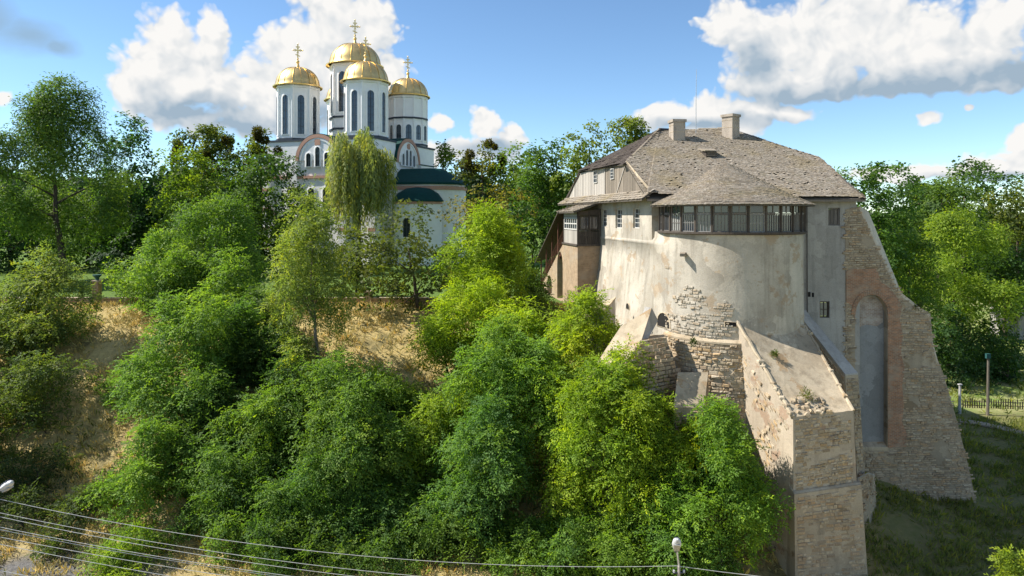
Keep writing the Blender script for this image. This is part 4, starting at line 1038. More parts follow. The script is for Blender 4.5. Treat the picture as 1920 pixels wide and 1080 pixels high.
lay_stones(CASTLE, {o.name: (M['stone_flush'] if o.name.startswith('tower_wall') else M['stone_pale'] if o.name.startswith('base_wall') or (o.name == 'buttress') else M['stone']) for o in bpy.data.objects if o.type == 'MESH'}, 300)
# ------------------------------------------------------------------ church with gilded domes
def church():
    O = Vector((-25.7, 113.5, 0)); u = Vector((-.945, .33, 0)).normalized(); v = Vector((.33, .945, 0)).normalized()
    CH = thing('church', O, 'white Orthodox church with five gilded domes behind the willow', 'church')
    def c(a, b, z): return O + u * a + v * b + UP * z
    rotM = Matrix.Rotation(math.atan2(u.y, u.x), 3, 'Z'); rot = math.atan2(u.y, u.x)
    def boxc(name, a0, a1, b0, b1, z0, z1, mat, parent=CH):
        return MB().hexa([c(a0, b0, z0), c(a1, b0, z0), c(a1, b1, z0), c(a0, b1, z0)], [c(a0, b0, z1), c(a1, b0, z1), c(a1, b1, z1), c(a0, b1, z1)]).build(name, mat, parent)
    HA, HB = 9.5, 10.0
    boxc('wall', -HA, HA, -HB, HB, -1, 15.6, M['white'])
    boxc('cornice', -HA - .25, HA + .25, -HB - .25, HB + .25, 12.9, 13.3, M['stripe'])
    boxc('flat_roof', -HA - .05, HA + .05, -HB - .05, HB + .05, 15.6, 15.8, M['green_roof'])
    for a in (-9.3, -4.2, 4.2, 9.3):                 # pilasters on the two visible faces
        p_ = boxc('pilaster', a - .55, a + .55, -HB - .45, -HB + .1, -1, 15.5, M['white'])
        for z in (2, 5, 8, 11): boxc('brick_band', a - .58, a + .58, -HB - .48, -HB - .3, z, z + .5, M['stripe'], p_)
    for b in (-9.6, -4.6, 4.6, 9.6):
        p_ = boxc('pilaster', -HA - .45, -HA + .1, b - .55, b + .55, -1, 15.5, M['white'])
    def arch_pts(w, h, n=10):
        r = w / 2; return [(-r, 0), (r, 0)] + [(r * math.cos(t), h - r + r * math.sin(t)) for t in np.linspace(0, math.pi, n)]
    def arch_window(o, du, n, w, h, parent=CH, mull=True, name='arched_window'):
        """o = bottom centre on the wall; moulded surround and dark pane"""
        inn, out = arch_pts(w, h), arch_pts(w * 1.5, h + w * .25); out = [(x, y - (w * .2 if i < 2 else 0)) for i, (x, y) in enumerate(out)]
        f = MB(); m = len(inn); T = lambda q, d: o + du * q[0] + UP * q[1] + n * d
        for i in range(m):
            l = (i + 1) % m
            f.hexa([T(inn[i], .14), T(inn[l], .14), T(out[l], .10), T(out[i], .10)], [T(inn[i], -.1), T(inn[l], -.1), T(out[l], -.1), T(out[i], -.1)])
        fo = f.build(name, M['white'], parent)
        MB().hexa([T(q, .02) for q in inn], [T(q, -.1) for q in inn]).build('pane', M['glass'], fo)
        if mull:
            g = MB(); g.hexa([T((x, y), .05) for x, y in ((-.05, 0), (.05, 0), (.05, h), (-.05, h))], [T((x, y), -.05) for x, y in ((-.05, 0), (.05, 0), (.05, h), (-.05, h))])
            k = 1
            while k * w * 1.2 < h - w * .4:
                y0 = k * w * 1.2; g.hexa([T((x, y), .045) for x, y in ((-w / 2, y0 - .04), (w / 2, y0 - .04), (w / 2, y0 + .04), (-w / 2, y0 + .04))], [T((x, y), -.05) for x, y in ((-w / 2, y0 - .04), (w / 2, y0 - .04), (w / 2, y0 + .04), (-w / 2, y0 + .04))]); k += 1
            g.build('glazing_bar', M['slate'], fo)
    def dome(o, r, h, name='dome', ch=3.6):
        d = MB(); prof = [(r * 1.16, -.18), (r * 1.17, -.02), (r * 1.06, .1)]
        for i in range(1, 15):
            t = i / 15; prof.append((r * 1.03 * math.cos(t * math.pi / 2) ** .78 * (1 - .02 * t), .1 + h * (math.sin(t * math.pi / 2) ** 1.05)))
        prof += [(.34, h + .18), (.22, h + .5), (.16, h + .8), (.01, h + .82)]
        d.lathe(o, prof, 40); do = d.build(name, M['gold'], CH, smooth=True)
        for k in range(16):
            a = rot + R(22.5) + k * R(22.5); pts = [o + Vector((q[0] * 1.006 * math.cos(a), q[0] * 1.006 * math.sin(a), q[1] + .01)) for q in prof[2:17]]
            MB().tube(pts, .055 if k % 2 == 0 else .025, 5).build('dome_rib', M['gold_rib'], do)
        k = MB(); t = o + UP * (h + .75)
        for z, r_ in ((.25, .28), (.75, .16)):
            k.lathe(t + UP * z, [(r_ * math.cos(w), r_ * math.sin(w)) for w in np.linspace(-math.pi / 2, math.pi / 2, 7)], 10)
        H = ch; X_ = Vector((.96, .28, 0)); bw = .075
        k.box(t + UP * (H / 2), (bw * 2, bw * 2, H))
        Mr = Matrix.Rotation(math.atan2(X_.y, X_.x), 3, 'Z')
        k.box(t + UP * (H * .68), (H * .42, bw * 1.6, bw * 2.2), Mr); k.box(t + UP * (H * .85), (H * .2, bw * 1.6, bw * 1.8), Mr)
        k.box(t + UP * (H * .42), (H * .24, bw * 1.6, bw * 1.8), Mr @ Matrix.Rotation(R(22), 3, 'Y'))
        for sx in (-1, 1):
            for z in (.68,): k.lathe(t + UP * (H * z) + X_ * (sx * H * .23), [(.12 * math.cos(w), .12 * math.sin(w)) for w in np.linspace(-math.pi / 2, math.pi / 2, 6)], 8)
        for w in range(8):
            a = w * R(45) + R(22.5); k.box(t + UP * (H * .68) + X_ * (.32 * math.cos(a)) + UP * (.32 * math.sin(a)), (.05, .05, .42), Mr @ Matrix.Rotation(R(90) - a, 3, 'Y'))
        k.lathe(t + UP * H, [(.12 * math.cos(w), .12 * math.sin(w)) for w in np.linspace(-math.pi / 2, math.pi / 2, 6)], 8)
        k.build('cross', M['gold'], do)
    def drum(a, b, r, z0, z1, wz0, wh, ww, sides=8, mid=None, name='drum', skip=False):
        o = c(a, b, 0); d = MB(); prof = [(r, z0), (r, z1 - .5), (r * 1.06, z1 - .4), (r * 1.06, z1 - .1), (r * 1.0, z1 + .1)]
        d.lathe(o, prof, sides, rot + R(180 / sides), rot + R(180 / sides) + 2 * math.pi); dob = d.build(name, M['white'], CH)
        for zb in ([mid] if mid else []) + [wz0 - .9]:
            k = MB(); k.lathe(o, [(r, zb), (r * 1.06, zb), (r * 1.06, zb + .28), (r, zb + .28)], sides, rot + R(180 / sides), rot + R(180 / sides) + 2 * math.pi); k.build('cornice_ring', M['slate'], dob)
        ap = r * math.cos(math.pi / sides)
        for k in range(sides):
            w = rot + k * 2 * math.pi / sides; n = Vector((math.cos(w), math.sin(w), 0)); t = Vector((-n.y, n.x, 0))
            e = o + n * r * 1.012; e2 = o + Vector((math.cos(w + math.pi / sides), math.sin(w + math.pi / sides), 0)) * r
            if (n.dot(Vector((0, 0, 0)) - o)) < -40: continue
            arch_window(o + n * ap + UP * wz0, t, n, ww, wh)
            MB().tube([e2 + UP * (wz0 - .5), e2 + UP * (z1 - .4)], .16, 6).build('corner_shaft', M['white'], dob)
    cr = 3.25
    for a, b in ((-6.1, -6.8), (6.1, -6.8), (-6.1, 6.8), (6.1, 6.8)):
        boxc('tower_base', a - 3.3, a + 3.3, b - 3.3, b + 3.3, 15, 18.6, M['white'])
        boxc('base_cornice', a - 3.45, a + 3.45, b - 3.45, b + 3.45, 18.55, 18.85, M['slate'])
        if (a, b) == (-6.1, 6.8): drum(a, b, cr, 18, 27.3, 19.9, 2.5, .95, 12, 23.4)
        else: drum(a, b, cr, 18, 27.4, 19.8, 6.0, 1.0)
        dome(c(a, b, 27.5), cr, 2.95, ch=3.1)
    drum(0, 0, 4.0, 16, 31.6, 23.8, 6.4, 1.25, 8, 21.0); dome(c(0, 0, 31.7), 4.0, 3.55, ch=3.3)
    # arched gables with vaulted roofs
    def gable(center, du, n, r, depth, k3):
        z = 15.6; T = lambda x, y, d: center + du * x + UP * (z + y) + n * d
        arc = [(r * math.cos(t), r * math.sin(t)) for t in np.linspace(0, math.pi, 19)]
        g = MB(); g.hexa([T(x, y, .25) for x, y in arc], [T(x, y, -depth) for x, y in arc]); go = g.build('arched_gable', M['white'], CH)
        for r0, r1, d, mt, nm in ((r * .90, r * 1.04, .42, 'stripe', 'brick_arch'), (r * .80, r * .87, .36, 'white', 'inner_arch')):
            m = MB()
            for t0, t1 in zip(np.linspace(0, math.pi, 19), np.linspace(0, math.pi, 19)[1:]):
                q = [(r0 * math.cos(t0), r0 * math.sin(t0)), (r0 * math.cos(t1), r0 * math.sin(t1)), (r1 * math.cos(t1), r1 * math.sin(t1)), (r1 * math.cos(t0), r1 * math.sin(t0))]
                m.hexa([T(x, y, d) for x, y in q], [T(x, y, .1) for x, y in q])
            m.build(nm, M[mt], go)
        rf = MB(); a2 = [(r * 1.07 * math.cos(t), r * 1.07 * math.sin(t)) for t in np.linspace(0, math.pi, 19)]; a1 = [(r * 1.005 * math.cos(t), r * 1.005 * math.sin(t)) for t in np.linspace(0, math.pi, 19)]
        for i in range(18): rf.hexa([T(*a2[i], .3), T(*a2[i + 1], .3), T(*a1[i + 1], .3), T(*a1[i], .3)], [T(*a2[i], -depth), T(*a2[i + 1], -depth), T(*a1[i + 1], -depth), T(*a1[i], -depth)])
        rf.build('vault_roof', M['green_roof'], go)
        for x, y0, h in k3: arch_window(T(x, y0, .25), du, n, .8, h)
        m = MB(); m.box(T(0, r * .72, .3), (.9, .9, .14), Matrix(((du.x, n.x, 0), (du.y, n.y, 0), (0, 0, 1))) @ Matrix.Rotation(R(90), 3, 'X')); m.build('relief_cross', M['stripe'], go)
    gable(c(0, -HB, 0), u, -v, 3.75, 9, [(-1.6, -.9, 2.0), (0, -.9, 2.9), (1.6, -.9, 2.0)])
    gable(c(-HA, 0, 0), v, -u, 3.75, 9, [(-1.8, -.4, 1.8), (-.6, -.4, 2.5), (.6, -.4, 2.5), (1.8, -.4, 1.8)])
    for x in (-1.3, 1.3): arch_window(c(x, -HB, 6.5), u, -v, 1.1, 5)
    arch_window(c(-2.6, -HB, 13.6), u, -v, .9, 1.2)
    # apse wing with green roof, rounded end
    def plan(r, a0, cut=0):
        return [(-HA + .2, -r)] + [(a0 + r * math.cos(t), r * math.sin(t)) for t in np.linspace(R(-90), R(-270), 21)] + [(-HA + .2, r)]
    a0 = -13.6; pl = plan(5.6, a0)
    MB().hexa([c(a, b, -1) for a, b in pl], [c(a, b, 12.1) for a, b in pl]).build('apse_wall', M['white'], CH)
    p2 = plan(5.95, a0); p3 = plan(5.8, a0); p4 = plan(2.0, a0)
    MB().hexa([c(a, b, 11.2) for a, b in p3], [c(a, b, 11.75) for a, b in p3]).build('brick_cornice', M['stripe'], CH)
    m = MB(); m.hexa([c(a, b, 12.0) for a, b in p2], [c(a, b, 12.3) for a, b in p2]); k = len(p2)
    for i in range(k - 1): m.face([c(*p2[i], 12.3), c(*p2[i + 1], 12.3), c(*p4[i + 1], 14.6), c(*p4[i], 14.6)])
    m.face([c(*q, 14.6) for q in p4]); m.build('apse_roof', M['green_roof'], CH)
    MB().tube([c(-15.0, -5.75, 11.0), c(-15.0, -5.8, 0)], .1, 6).build('downpipe', M['steel'], CH)
    MB().tube([c(-10.2, -5.75, 12.0), c(-10.2, -5.8, 0)], .1, 6).build('downpipe', M['steel'], CH)
    # lower side apse
    sc_ = c(-14.2, -5.2, 0); r = 3.7; w0 = math.atan2(-v.y, -v.x)
    m = MB(); m.lathe(sc_, [(r, -1), (r, 9.4)], 20, w0 - R(95), w0 + R(95)); m.build('side_apse_wall', M['white'], CH, smooth=True)
    m = MB(); m.lathe(sc_, [(r + .12, 9.0), (r + .12, 9.35)], 20, w0 - R(95), w0 + R(95)); m.build('brick_cornice', M['stripe'], CH, smooth=True)
    m = MB(); m.lathe(sc_, [(r + .25, 9.35), (r + .27, 9.5), (r * .85, 10.6), (r * .5, 11.35), (.01, 11.6)], 20, w0 - R(95), w0 + R(95)); m.build('side_apse_roof', M['green_roof'], CH, smooth=True)
    arch_window(sc_ + (-v) * (r + .0) + UP * 4.2, u, -v, 1.2, 2.8)
    # porch column seen left of the willow
    k = boxc('porch_wall', 1.5, 4.5, -HB - 4, -HB - .2, -1, 7.2, M['white'])
    boxc('porch_band', 1.4, 4.6, -HB - 4.1, -HB - .3, 6.3, 6.7, M['stripe'], k)
church()

# ------------------------------------------------------------------ trees
def leaves(pos, nrm, axis, ln, wd, cup=.18):
    """one folded leaf spray per point"""
    n = len(pos); side = np.cross(nrm, axis); side /= np.linalg.norm(side, axis=1, keepdims=True) + 1e-9
    l = ln[:, None]; w = wd[:, None]
    v = np.empty((n, 4, 3)); v[:, 0] = pos; v[:, 1] = pos + axis * l * .5 + side * w * .5 + nrm * l * cup; v[:, 2] = pos + axis * l; v[:, 3] = pos + axis * l * .5 - side * w * .5 + nrm * l * cup
    return v.reshape(-1, 3), np.arange(4 * n).reshape(-1, 4)
def unit(a): return a / (np.linalg.norm(a, axis=1, keepdims=True) + 1e-9)

def crown_mesh(seed, rx, rz, ll, style, cover):
    g = np.random.default_rng(seed)
    asp = {'robinia': .34, 'broad': .75, 'sparse': .6, 'shrub': .55}[style]
    nl = {'robinia': 36, 'broad': 20, 'sparse': 16, 'shrub': 9}[style]
    lr = {'robinia': .255, 'broad': .40, 'sparse': .26, 'shrub': .45}[style]
    d = unit(g.normal(size=(nl, 3))); rad = g.uniform(.2, .88, (nl, 1)) ** .62
    rad[0] = 0.15; d[1] = (0, 0, 1); rad[1] = .70
    lc = d * rad; lrad = lr * g.uniform(.55, 1.4, nl); lob_s = g.uniform(.72, 1.3, (nl, 3))
    if style == 'robinia':       # upright leaders break the top of the crown, flanks stay ragged
        k = 9; th = g.uniform(0, 2 * math.pi, k); rr = g.uniform(.05, .62, k); lc[2:2 + k] = np.stack([rr * np.cos(th), rr * np.sin(th), g.uniform(.45, .92, k) * (1.1 - .6 * rr)], 1)
        lrad[2:2 + k] = g.uniform(.13, .2, k); lob_s[2:2 + k] = np.array([.85, .85, 1.7]); lob_s[2 + k:, 2] *= 1.12
    # egg shape: narrower near the top
    lc[:, :2] *= (1.05 - .28 * np.clip(lc[:, 2:3], 0, 1))
    sc = np.array([rx, rx, rz]); area = math.pi * rx * rz
    leaf_a = ll * ll * asp * .5; N = int(cover * area * 1.15 / leaf_a); N = min(N, 90000)
    per = 26 if style != 'sparse' else 20; NC = max(30, N // per)
    li = g.choice(nl, NC, p=lrad ** 2 / np.sum(lrad ** 2)); cd = unit(g.normal(size=(NC, 3)) + np.array([0, 0, .35]))
    cr = g.uniform(.62, 1.04, NC); inner = g.random(NC) < .13; cr[inner] *= g.uniform(.2, .8, inner.sum())
    cr = cr * (1 + .45 * (g.random(NC) < .10) * g.random(NC))
    cc = lc[li] + cd * (lrad[li] * cr)[:, None] * lob_s[li]
    # drop most clumps buried in another lobe
    dd = np.linalg.norm(cc[:, None, :] - lc[None], axis=2) / lrad[None]; dd[np.arange(NC), li] = 9
    keep = (dd.min(axis=1) > .72) | (g.random(NC) < .22); cc, cd, li = cc[keep], cd[keep], li[keep]; NC = len(cc)
    cc = cc * sc; cv = np.clip(g.normal(.45, .16, NC), 0, 1); lobe_t = g.normal(0, .10, nl)[li]
    pin = style == 'robinia' and ll < .30
    if pin: per = 36
    idx = np.repeat(np.arange(NC), per); n = len(idx)
    sig = ll * (1.15 if style == 'robinia' else .95) * (.9 if style == 'sparse' else 1.0)
    out = unit(cd * .8 + np.array([0, 0, .45]))
    # clumps are flattened pads lying across the outward direction
    off = g.normal(size=(n, 3)) * sig; al = (off * out[idx]).sum(1, keepdims=True); off -= out[idx] * al * .45
    pos = cc[idx] + off
    nrm = unit(out[idx] * .95 + g.normal(size=(n, 3)) * .42 + np.array([0, 0, .15]))
    ax = off / (sig * 1.6) + g.normal(size=(n, 3)) * .55 + np.array([0, 0, -.08]); ax -= nrm * (ax * nrm).sum(1, keepdims=True); ax = unit(ax)
    ln = ll * g.uniform(.65, 1.25, n)
    if pin:                      # pinnate sprays: six leaflets share one stalk
        k = 6; m_ = n // k; sel = np.arange(m_) * k; sp, sn, sa = pos[sel], nrm[sel], ax[sel]; sd = np.cross(sn, sa); L = ll * 2.3 * g.uniform(.7, 1.25, (m_, 1))
        pos = np.empty((m_, k, 3)); ax2 = np.empty((m_, k, 3))
        for j in range(k):
            t = j / (k - 1); sg = 1 if j % 2 else -1
            pos[:, j] = sp + sa * L * t - np.array([0, 0, .12]) * L * t * t
            ax2[:, j] = sa * (.55 + .6 * t) + sd * sg * (1 - .55 * t) * .85
        pos = pos.reshape(-1, 3); n = len(pos); idx = idx[:n]; nrm = unit(np.repeat(sn, k, 0) + g.normal(size=(n, 3)) * .22)
        ax = ax2.reshape(-1, 3) + np.array([0, 0, -.03]); ax -= nrm * (ax * nrm).sum(1, keepdims=True); ax = unit(ax)
        ln = ll * g.uniform(.75, 1.1, n) * .95; asp = .40
    v, q = leaves(pos, nrm, ax, ln, ln * asp)
    var = np.clip(cv[idx] + lobe_t[idx] + g.normal(0, .07, n), 0.02, 1)
    return v, q, var, lc * sc, lrad * rx

def willow_mesh(seed, rx, rz, ll):
    g = np.random.default_rng(seed); V = []; var = []
    NS = 900; d = unit(g.normal(size=(NS, 3)) * np.array([1, 1, .75]) + np.array([0, 0, .55])); r = g.uniform(.35, 1.0, NS) ** .6
    st = d * r[:, None] * np.array([rx * .92, rx * .92, rz * .55]); st[:, 2] += rz * .42
    st *= 1 + .18 * np.sin(d[:, :1] * 7 + 3 * d[:, 1:2])
    L = g.uniform(.35, 1.25, NS) * rz * (1.0 - .25 * np.abs(d[:, 2])); P_, N_, A_, S_ = [], [], [], []
    for i in range(NS):
        k = int(L[i] / (ll * .34)); t = np.arange(k) * ll * .34
        o = d[i, :2] * .7; x = st[i, 0] + o[0] * (1 - np.exp(-t / 1.2)) + .12 * np.sin(t * 1.1 + i); y = st[i, 1] + o[1] * (1 - np.exp(-t / 1.2)) + .12 * np.cos(t * .9 + i); z = st[i, 2] - t + .5 * (1 - np.exp(-t))
        z = np.maximum(z, -rz * .99)
        P_.append(np.stack([x, y, z], 1)); S_.append(np.full(k, np.clip(g.normal(.5, .2), 0, 1)))
    P_ = np.concatenate(P_); n = len(P_); S_ = np.concatenate(S_)
    out = unit(P_ * np.array([1, 1, .1])); nrm = unit(out + g.normal(size=(n, 3)) * .5); ax = np.tile([0, 0, -1.], (n, 1)) + g.normal(size=(n, 3)) * .28; ax -= nrm * (ax * nrm).sum(1, keepdims=True); ax = unit(ax)
    P_ += g.normal(size=(n, 3)) * .10; ln = ll * g.uniform(.8, 1.3, n); v, q = leaves(P_, nrm, ax, ln, ln * .22, .05)
    return v, q, np.clip(S_ + g.normal(0, .1, n), 0, 1)

SLOPE = 'trees on the castle hillside'; PARK = 'trees in the park behind the wall'; TREE_N = [0]; CROWN, LEAFC = 1.12, (2.2, 1.98, 1.65)
def tree(label, px, py, hw, hh, Y, style, color, name='deciduous_tree', cover=5.0, leaf=None, group=None, trunk=True, base=None, tr=None, mist=0, bark='bark', cat='tree', limbs=7):
    TREE_N[0] += 1; seed = 100 + TREE_N[0]; rng = random.Random(seed)
    if group == PARK: color = tuple(k * .85 for k in color)
    if group == SLOPE and style == 'robinia': hw, hh, py = hw * .97, hh * 1.12, py
    c = P(px, py, Y); rx, rz = hw / FPX * Y * CROWN, hh / FPX * Y * CROWN; color = tuple(k * m_ for k, m_ in zip(color, LEAFC))
    bx, by = (c.x, Y) if base is None else (P(base, py, Y).x, Y); gz = ground_z(bx, by) - .15
    T = thing(name, (bx, by, gz), label, cat, group)
    ll = leaf or (max(.195, .0052 * Y) if style == 'robinia' else max(.22, .0047 * Y)); cover *= .86
    if style == 'willow':
        v, q, var = willow_mesh(seed, rx, rz, ll * 1.1); lc = [Vector((rng.uniform(-.4, .4) * rx, rng.uniform(-.4, .4) * rx, rz * rng.uniform(.2, .7))) for _ in range(7)]
    else:
        v, q, var, lcn, lrn = crown_mesh(seed, rx, rz, ll, style, cover); lc = [Vector(k) for k in lcn]
    keep_z = gz + .05 - c.z
    vq = v.reshape(-1, 4, 3); ok = vq[:, :, 2].min(axis=1) > keep_z
    if not ok.all():
        v = vq[ok].reshape(-1, 3); var = var[ok]; q = np.arange(len(v)).reshape(-1, 4)
    me = np_mesh('crown', v + np.array(c), q, var)
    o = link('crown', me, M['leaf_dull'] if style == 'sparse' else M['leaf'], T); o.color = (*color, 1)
    # trunk and limbs
    top = c + Vector((0, 0, rz * .35)); b = Vector((bx, by, gz)); H = top.z - b.z; r0 = tr or max(.07, min(.42, .018 * H + .012 * rx * 2))
    tm = MB(); pts = []; n = 7
    for i in range(n):
        t = i / (n - 1); pts.append(b.lerp(top, t) + Vector((rng.uniform(-1, 1), rng.uniform(-1, 1), 0)) * .05 * H * .35 * math.sin(t * math.pi))
    tm.tube(pts, [r0 * (1.25 if i == 0 else 1 - .82 * i / (n - 1)) for i in range(n)], 8)
    to = tm.build('trunk', M[bark], T, smooth='all')
    for k in range(min(limbs, len(lc))):
        tip = c + lc[-1 - k] * .96; t = max(.25, min(.9, (tip.z - rz * .25 - b.z) / H)); i = t * (n - 1); s = pts[int(i)].lerp(pts[min(n - 1, int(i) + 1)], i - int(i))
        if (tip - s).length < .5: continue
        rr = r0 * (1 - .8 * t) * .62; mid = s.lerp(tip, .5) + Vector((0, 0, .10 * (tip - s).length)); 
        lm = MB(); lm.tube([s, s.lerp(mid, .5) + UP * .04, mid, mid.lerp(tip, .5) + UP * .05, tip], [rr, rr * .8, rr * .6, rr * .4, rr * .16], 6)
        for w in range(3):
            e = mid.lerp(tip, rng.uniform(.1, .8)); f = e + Vector((rng.uniform(-1, 1), rng.uniform(-1, 1), rng.uniform(-.1, .9))) * .22 * max(rx, 1.5)
            lm.tube([e, e.lerp(f, .5) + UP * .05, f], [rr * .3, rr * .2, rr * .08], 5)
        lm.build('limb', M[bark], to, smooth='all')
    # balls of mistletoe
    for k in range(mist):
        a = rng.uniform(0, 2 * math.pi); z = rng.uniform(.0, 1.0); q_ = c + Vector((rx * .8 * math.cos(a) * (1.1 - z * .6), rx * .5 * math.sin(a), rz * z)); r = rng.uniform(.35, .75)
        g = np.random.default_rng(seed * 7 + k); nn = 420; d = unit(g.normal(size=(nn, 3))); pos = np.array(q_) + d * (r * g.uniform(.3, 1, (nn, 1))); ax = unit(d + g.normal(size=(nn, 3)) * .5); nr = unit(np.cross(ax, g.normal(size=(nn, 3))))
        lv, lq = leaves(pos, nr, ax, np.full(nn, .32), np.full(nn, .12)); mo = link('mistletoe', np_mesh('mistletoe', lv, lq, g.uniform(.2, .7, nn)), M['leaf_dull'], T); mo.color = (.095, .085, .022, 1)
    return T

G_BRIGHT = (.140, .205, .020); G_MID = (.075, .140, .026); G_ROB = (.085, .150, .035); G_DARK = (.030, .070, .020); G_BLUE = (.028, .072, .032); G_OLIVE = (.068, .095, .026); G_BROWN = (.090, .088, .035); G_GREY = (.085, .115, .050)
SLOPE = 'trees on the castle hillside'; PARK = 'trees in the park behind the wall'; RIGHT = 'trees on the low ground right of the castle'; BACK = 'trees behind the castle'
# park, left
tree('tall broad light green tree at the far left edge of the park', 98, 335, 128, 148, 76, 'robinia', (.070, .125, .030), group=PARK, base=118, tr=.42, cover=7)
tree('dark blue green tree right of the tall park tree', 248, 365, 62, 122, 92, 'broad', G_BLUE, group=PARK)
tree('round mid green chestnut tree in the park', 350, 385, 78, 76, 80, 'broad', (.075, .125, .022), 'chestnut_tree', group=PARK, cover=5.5)
tree('thin topped olive tree hung with mistletoe left of the church', 385, 300, 62, 64, 100, 'sparse', G_OLIVE, group=PARK, mist=9, cover=4)
tree('small olive tree with mistletoe touching the left church tower', 490, 292, 34, 46, 98, 'sparse', G_OLIVE, group=PARK, mist=5, cover=3.5)
tree('dense dark green tree against the left church wall', 518, 410, 74, 88, 88, 'broad', (.040, .082, .022), group=PARK, cover=5.5)
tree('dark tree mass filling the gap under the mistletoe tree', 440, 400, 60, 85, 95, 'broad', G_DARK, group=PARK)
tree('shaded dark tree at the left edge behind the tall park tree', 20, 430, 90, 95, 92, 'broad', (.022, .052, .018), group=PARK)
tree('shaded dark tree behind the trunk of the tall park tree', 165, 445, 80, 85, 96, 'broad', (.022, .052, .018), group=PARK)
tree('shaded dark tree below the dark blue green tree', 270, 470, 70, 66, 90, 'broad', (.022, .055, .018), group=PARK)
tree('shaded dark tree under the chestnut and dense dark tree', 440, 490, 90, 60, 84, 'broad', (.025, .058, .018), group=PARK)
tree('tall pale weeping willow in front of the church', 672, 350, 54, 98, 93, 'willow', (.155, .190, .090), 'willow_tree', group=PARK, leaf=.55)
tree('brownish olive maple just left of the spreading maple below the church', 668, 500, 52, 62, 62, 'broad', (.075, .098, .030), 'maple_tree', group=PARK, cover=4.5)
tree('spreading olive maple in front of the white apse', 765, 500, 84, 98, 55.5, 'broad', (.060, .082, .026), 'maple_tree', group=PARK, cover=3.6, base=785, leaf=.28)
tree('dark bushy tree below the green roofed apse', 845, 505, 36, 40, 72, 'broad', G_DARK, group=PARK)
# hillside
tree('leafy green tree at the plateau edge above the straw slope', 292, 545, 72, 98, 58, 'robinia', G_ROB, group=SLOPE)
tree('upright green tree right of the plateau edge tree', 405, 480, 82, 88, 61, 'robinia', (.065, .120, .026), group=SLOPE)
tree('light green tree between the plateau edge tree and the tall single trunk tree', 425, 610, 78, 84, 54, 'robinia', G_ROB, group=SLOPE)
tree('largest green tree on the left hillside', 335, 745, 140, 130, 46, 'robinia', (.075, .140, .034), group=SLOPE, cover=5.5)
tree('dark green tree right of the largest left hillside tree', 450, 700, 60, 100, 48, 'robinia', (.045, .095, .026), group=SLOPE)
tree('lower green tree near the overhead wires on the left', 292, 935, 92, 105, 40, 'robinia', (.075, .140, .030), group=SLOPE)
tree('tall airy tree with a bare straight trunk on the slope', 582, 575, 84, 158, 46.5, 'robinia', (.100, .140, .046), group=SLOPE, base=600, cover=2.6, tr=.19, bark='bark_pale', limbs=10)
tree('tall yellow green tree left of the castle stair', 918, 502, 76, 84, 53, 'robinia', G_BRIGHT, group=SLOPE, cover=5.5)
tree('yellow green tree below the tall yellow green one', 905, 625, 98, 78, 48, 'robinia', G_BRIGHT, group=SLOPE, base=885, cover=4.5)
tree('small bright tree with a forked dark trunk on the slope', 825, 640, 44, 52, 47.5, 'robinia', (.12, .185, .025), group=SLOPE, base=842, cover=3)
tree('wide green tree in the middle of the lower hillside', 630, 820, 150, 112, 42, 'robinia', (.075, .135, .030), group=SLOPE, cover=5.5)
tree('bushy green tree left of the wide middle tree', 480, 880, 98, 100, 41, 'robinia', (.070, .130, .030), group=SLOPE)
tree('bright topped tree rising behind the wide middle tree', 705, 748, 58, 42, 44.5, 'robinia', (.110, .180, .026), group=SLOPE)
tree('dark green low tree under the wide middle tree', 640, 960, 110, 85, 38.5, 'robinia', (.050, .105, .026), group=SLOPE)
tree('bright thin bush left of the blue green tree', 800, 880, 62, 105, 41, 'robinia', (.105, .165, .024), group=SLOPE, cover=3.5)
tree('dense green tree high among the central hillside trees', 960, 740, 118, 92, 41.5, 'robinia', (.085, .155, .034), group=SLOPE, cover=5.5)
tree('blue green tree low in the centre of the hillside', 925, 930, 108, 140, 38, 'robinia', (.060, .125, .036), group=SLOPE, cover=5.5)
tree('bright yellow green bush between forked tree and central trees', 880, 790, 62, 58, 43, 'robinia', (.12, .19, .025), group=SLOPE)
tree('largest bright tree in front of the left buttress', 1168, 885, 122, 165, 37, 'robinia', (.130, .195, .022), group=SLOPE, cover=6)
tree('bright upright tree joining the largest bright tree and the young tree', 1130, 830, 88, 118, 36.6, 'robinia', (.115, .185, .024), group=SLOPE, cover=5)
tree('yellow green tree at the lower right of the largest bright tree', 1225, 900, 80, 120, 36.2, 'robinia', (.125, .19, .024), group=SLOPE, cover=5)
tree('green tree in front of the main buttress side', 1348, 930, 96, 132, 34.5, 'robinia', (.085, .160, .028), group=SLOPE, cover=5.5)
tree('yellowish bush at the foot of the small central buttress', 1300, 840, 50, 34, 35.6, 'robinia', (.155, .205, .022), 'bush', group=SLOPE, leaf=.24, cat='bush')
tree('bright young tree beside the far left buttress', 1098, 655, 64, 82, 43.5, 'robinia', (.135, .195, .024), group=SLOPE)
tree('grey leaved sparse tree at the left edge of the hillside', 84, 635, 108, 112, 51, 'robinia', (.078, .115, .042), group=SLOPE, cover=4.4, limbs=11)
tree('dark sparse shrub tree below the grey leaved tree', 66, 800, 92, 112, 45, 'robinia', (.060, .092, .034), group=SLOPE, cover=3.4, limbs=10)
tree('low green bush under the wires at the bottom left', 250, 1045, 82, 42, 36, 'robinia', (.090, .150, .026), 'bush', group=SLOPE, cat='bush', cover=4)
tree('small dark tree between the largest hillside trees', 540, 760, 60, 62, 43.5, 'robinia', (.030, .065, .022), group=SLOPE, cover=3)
tree('deep green bush below the blue green tree at the bottom', 1080, 1040, 110, 60, 35.5, 'robinia', (.060, .120, .026), 'bush', group=SLOPE, cat='bush')
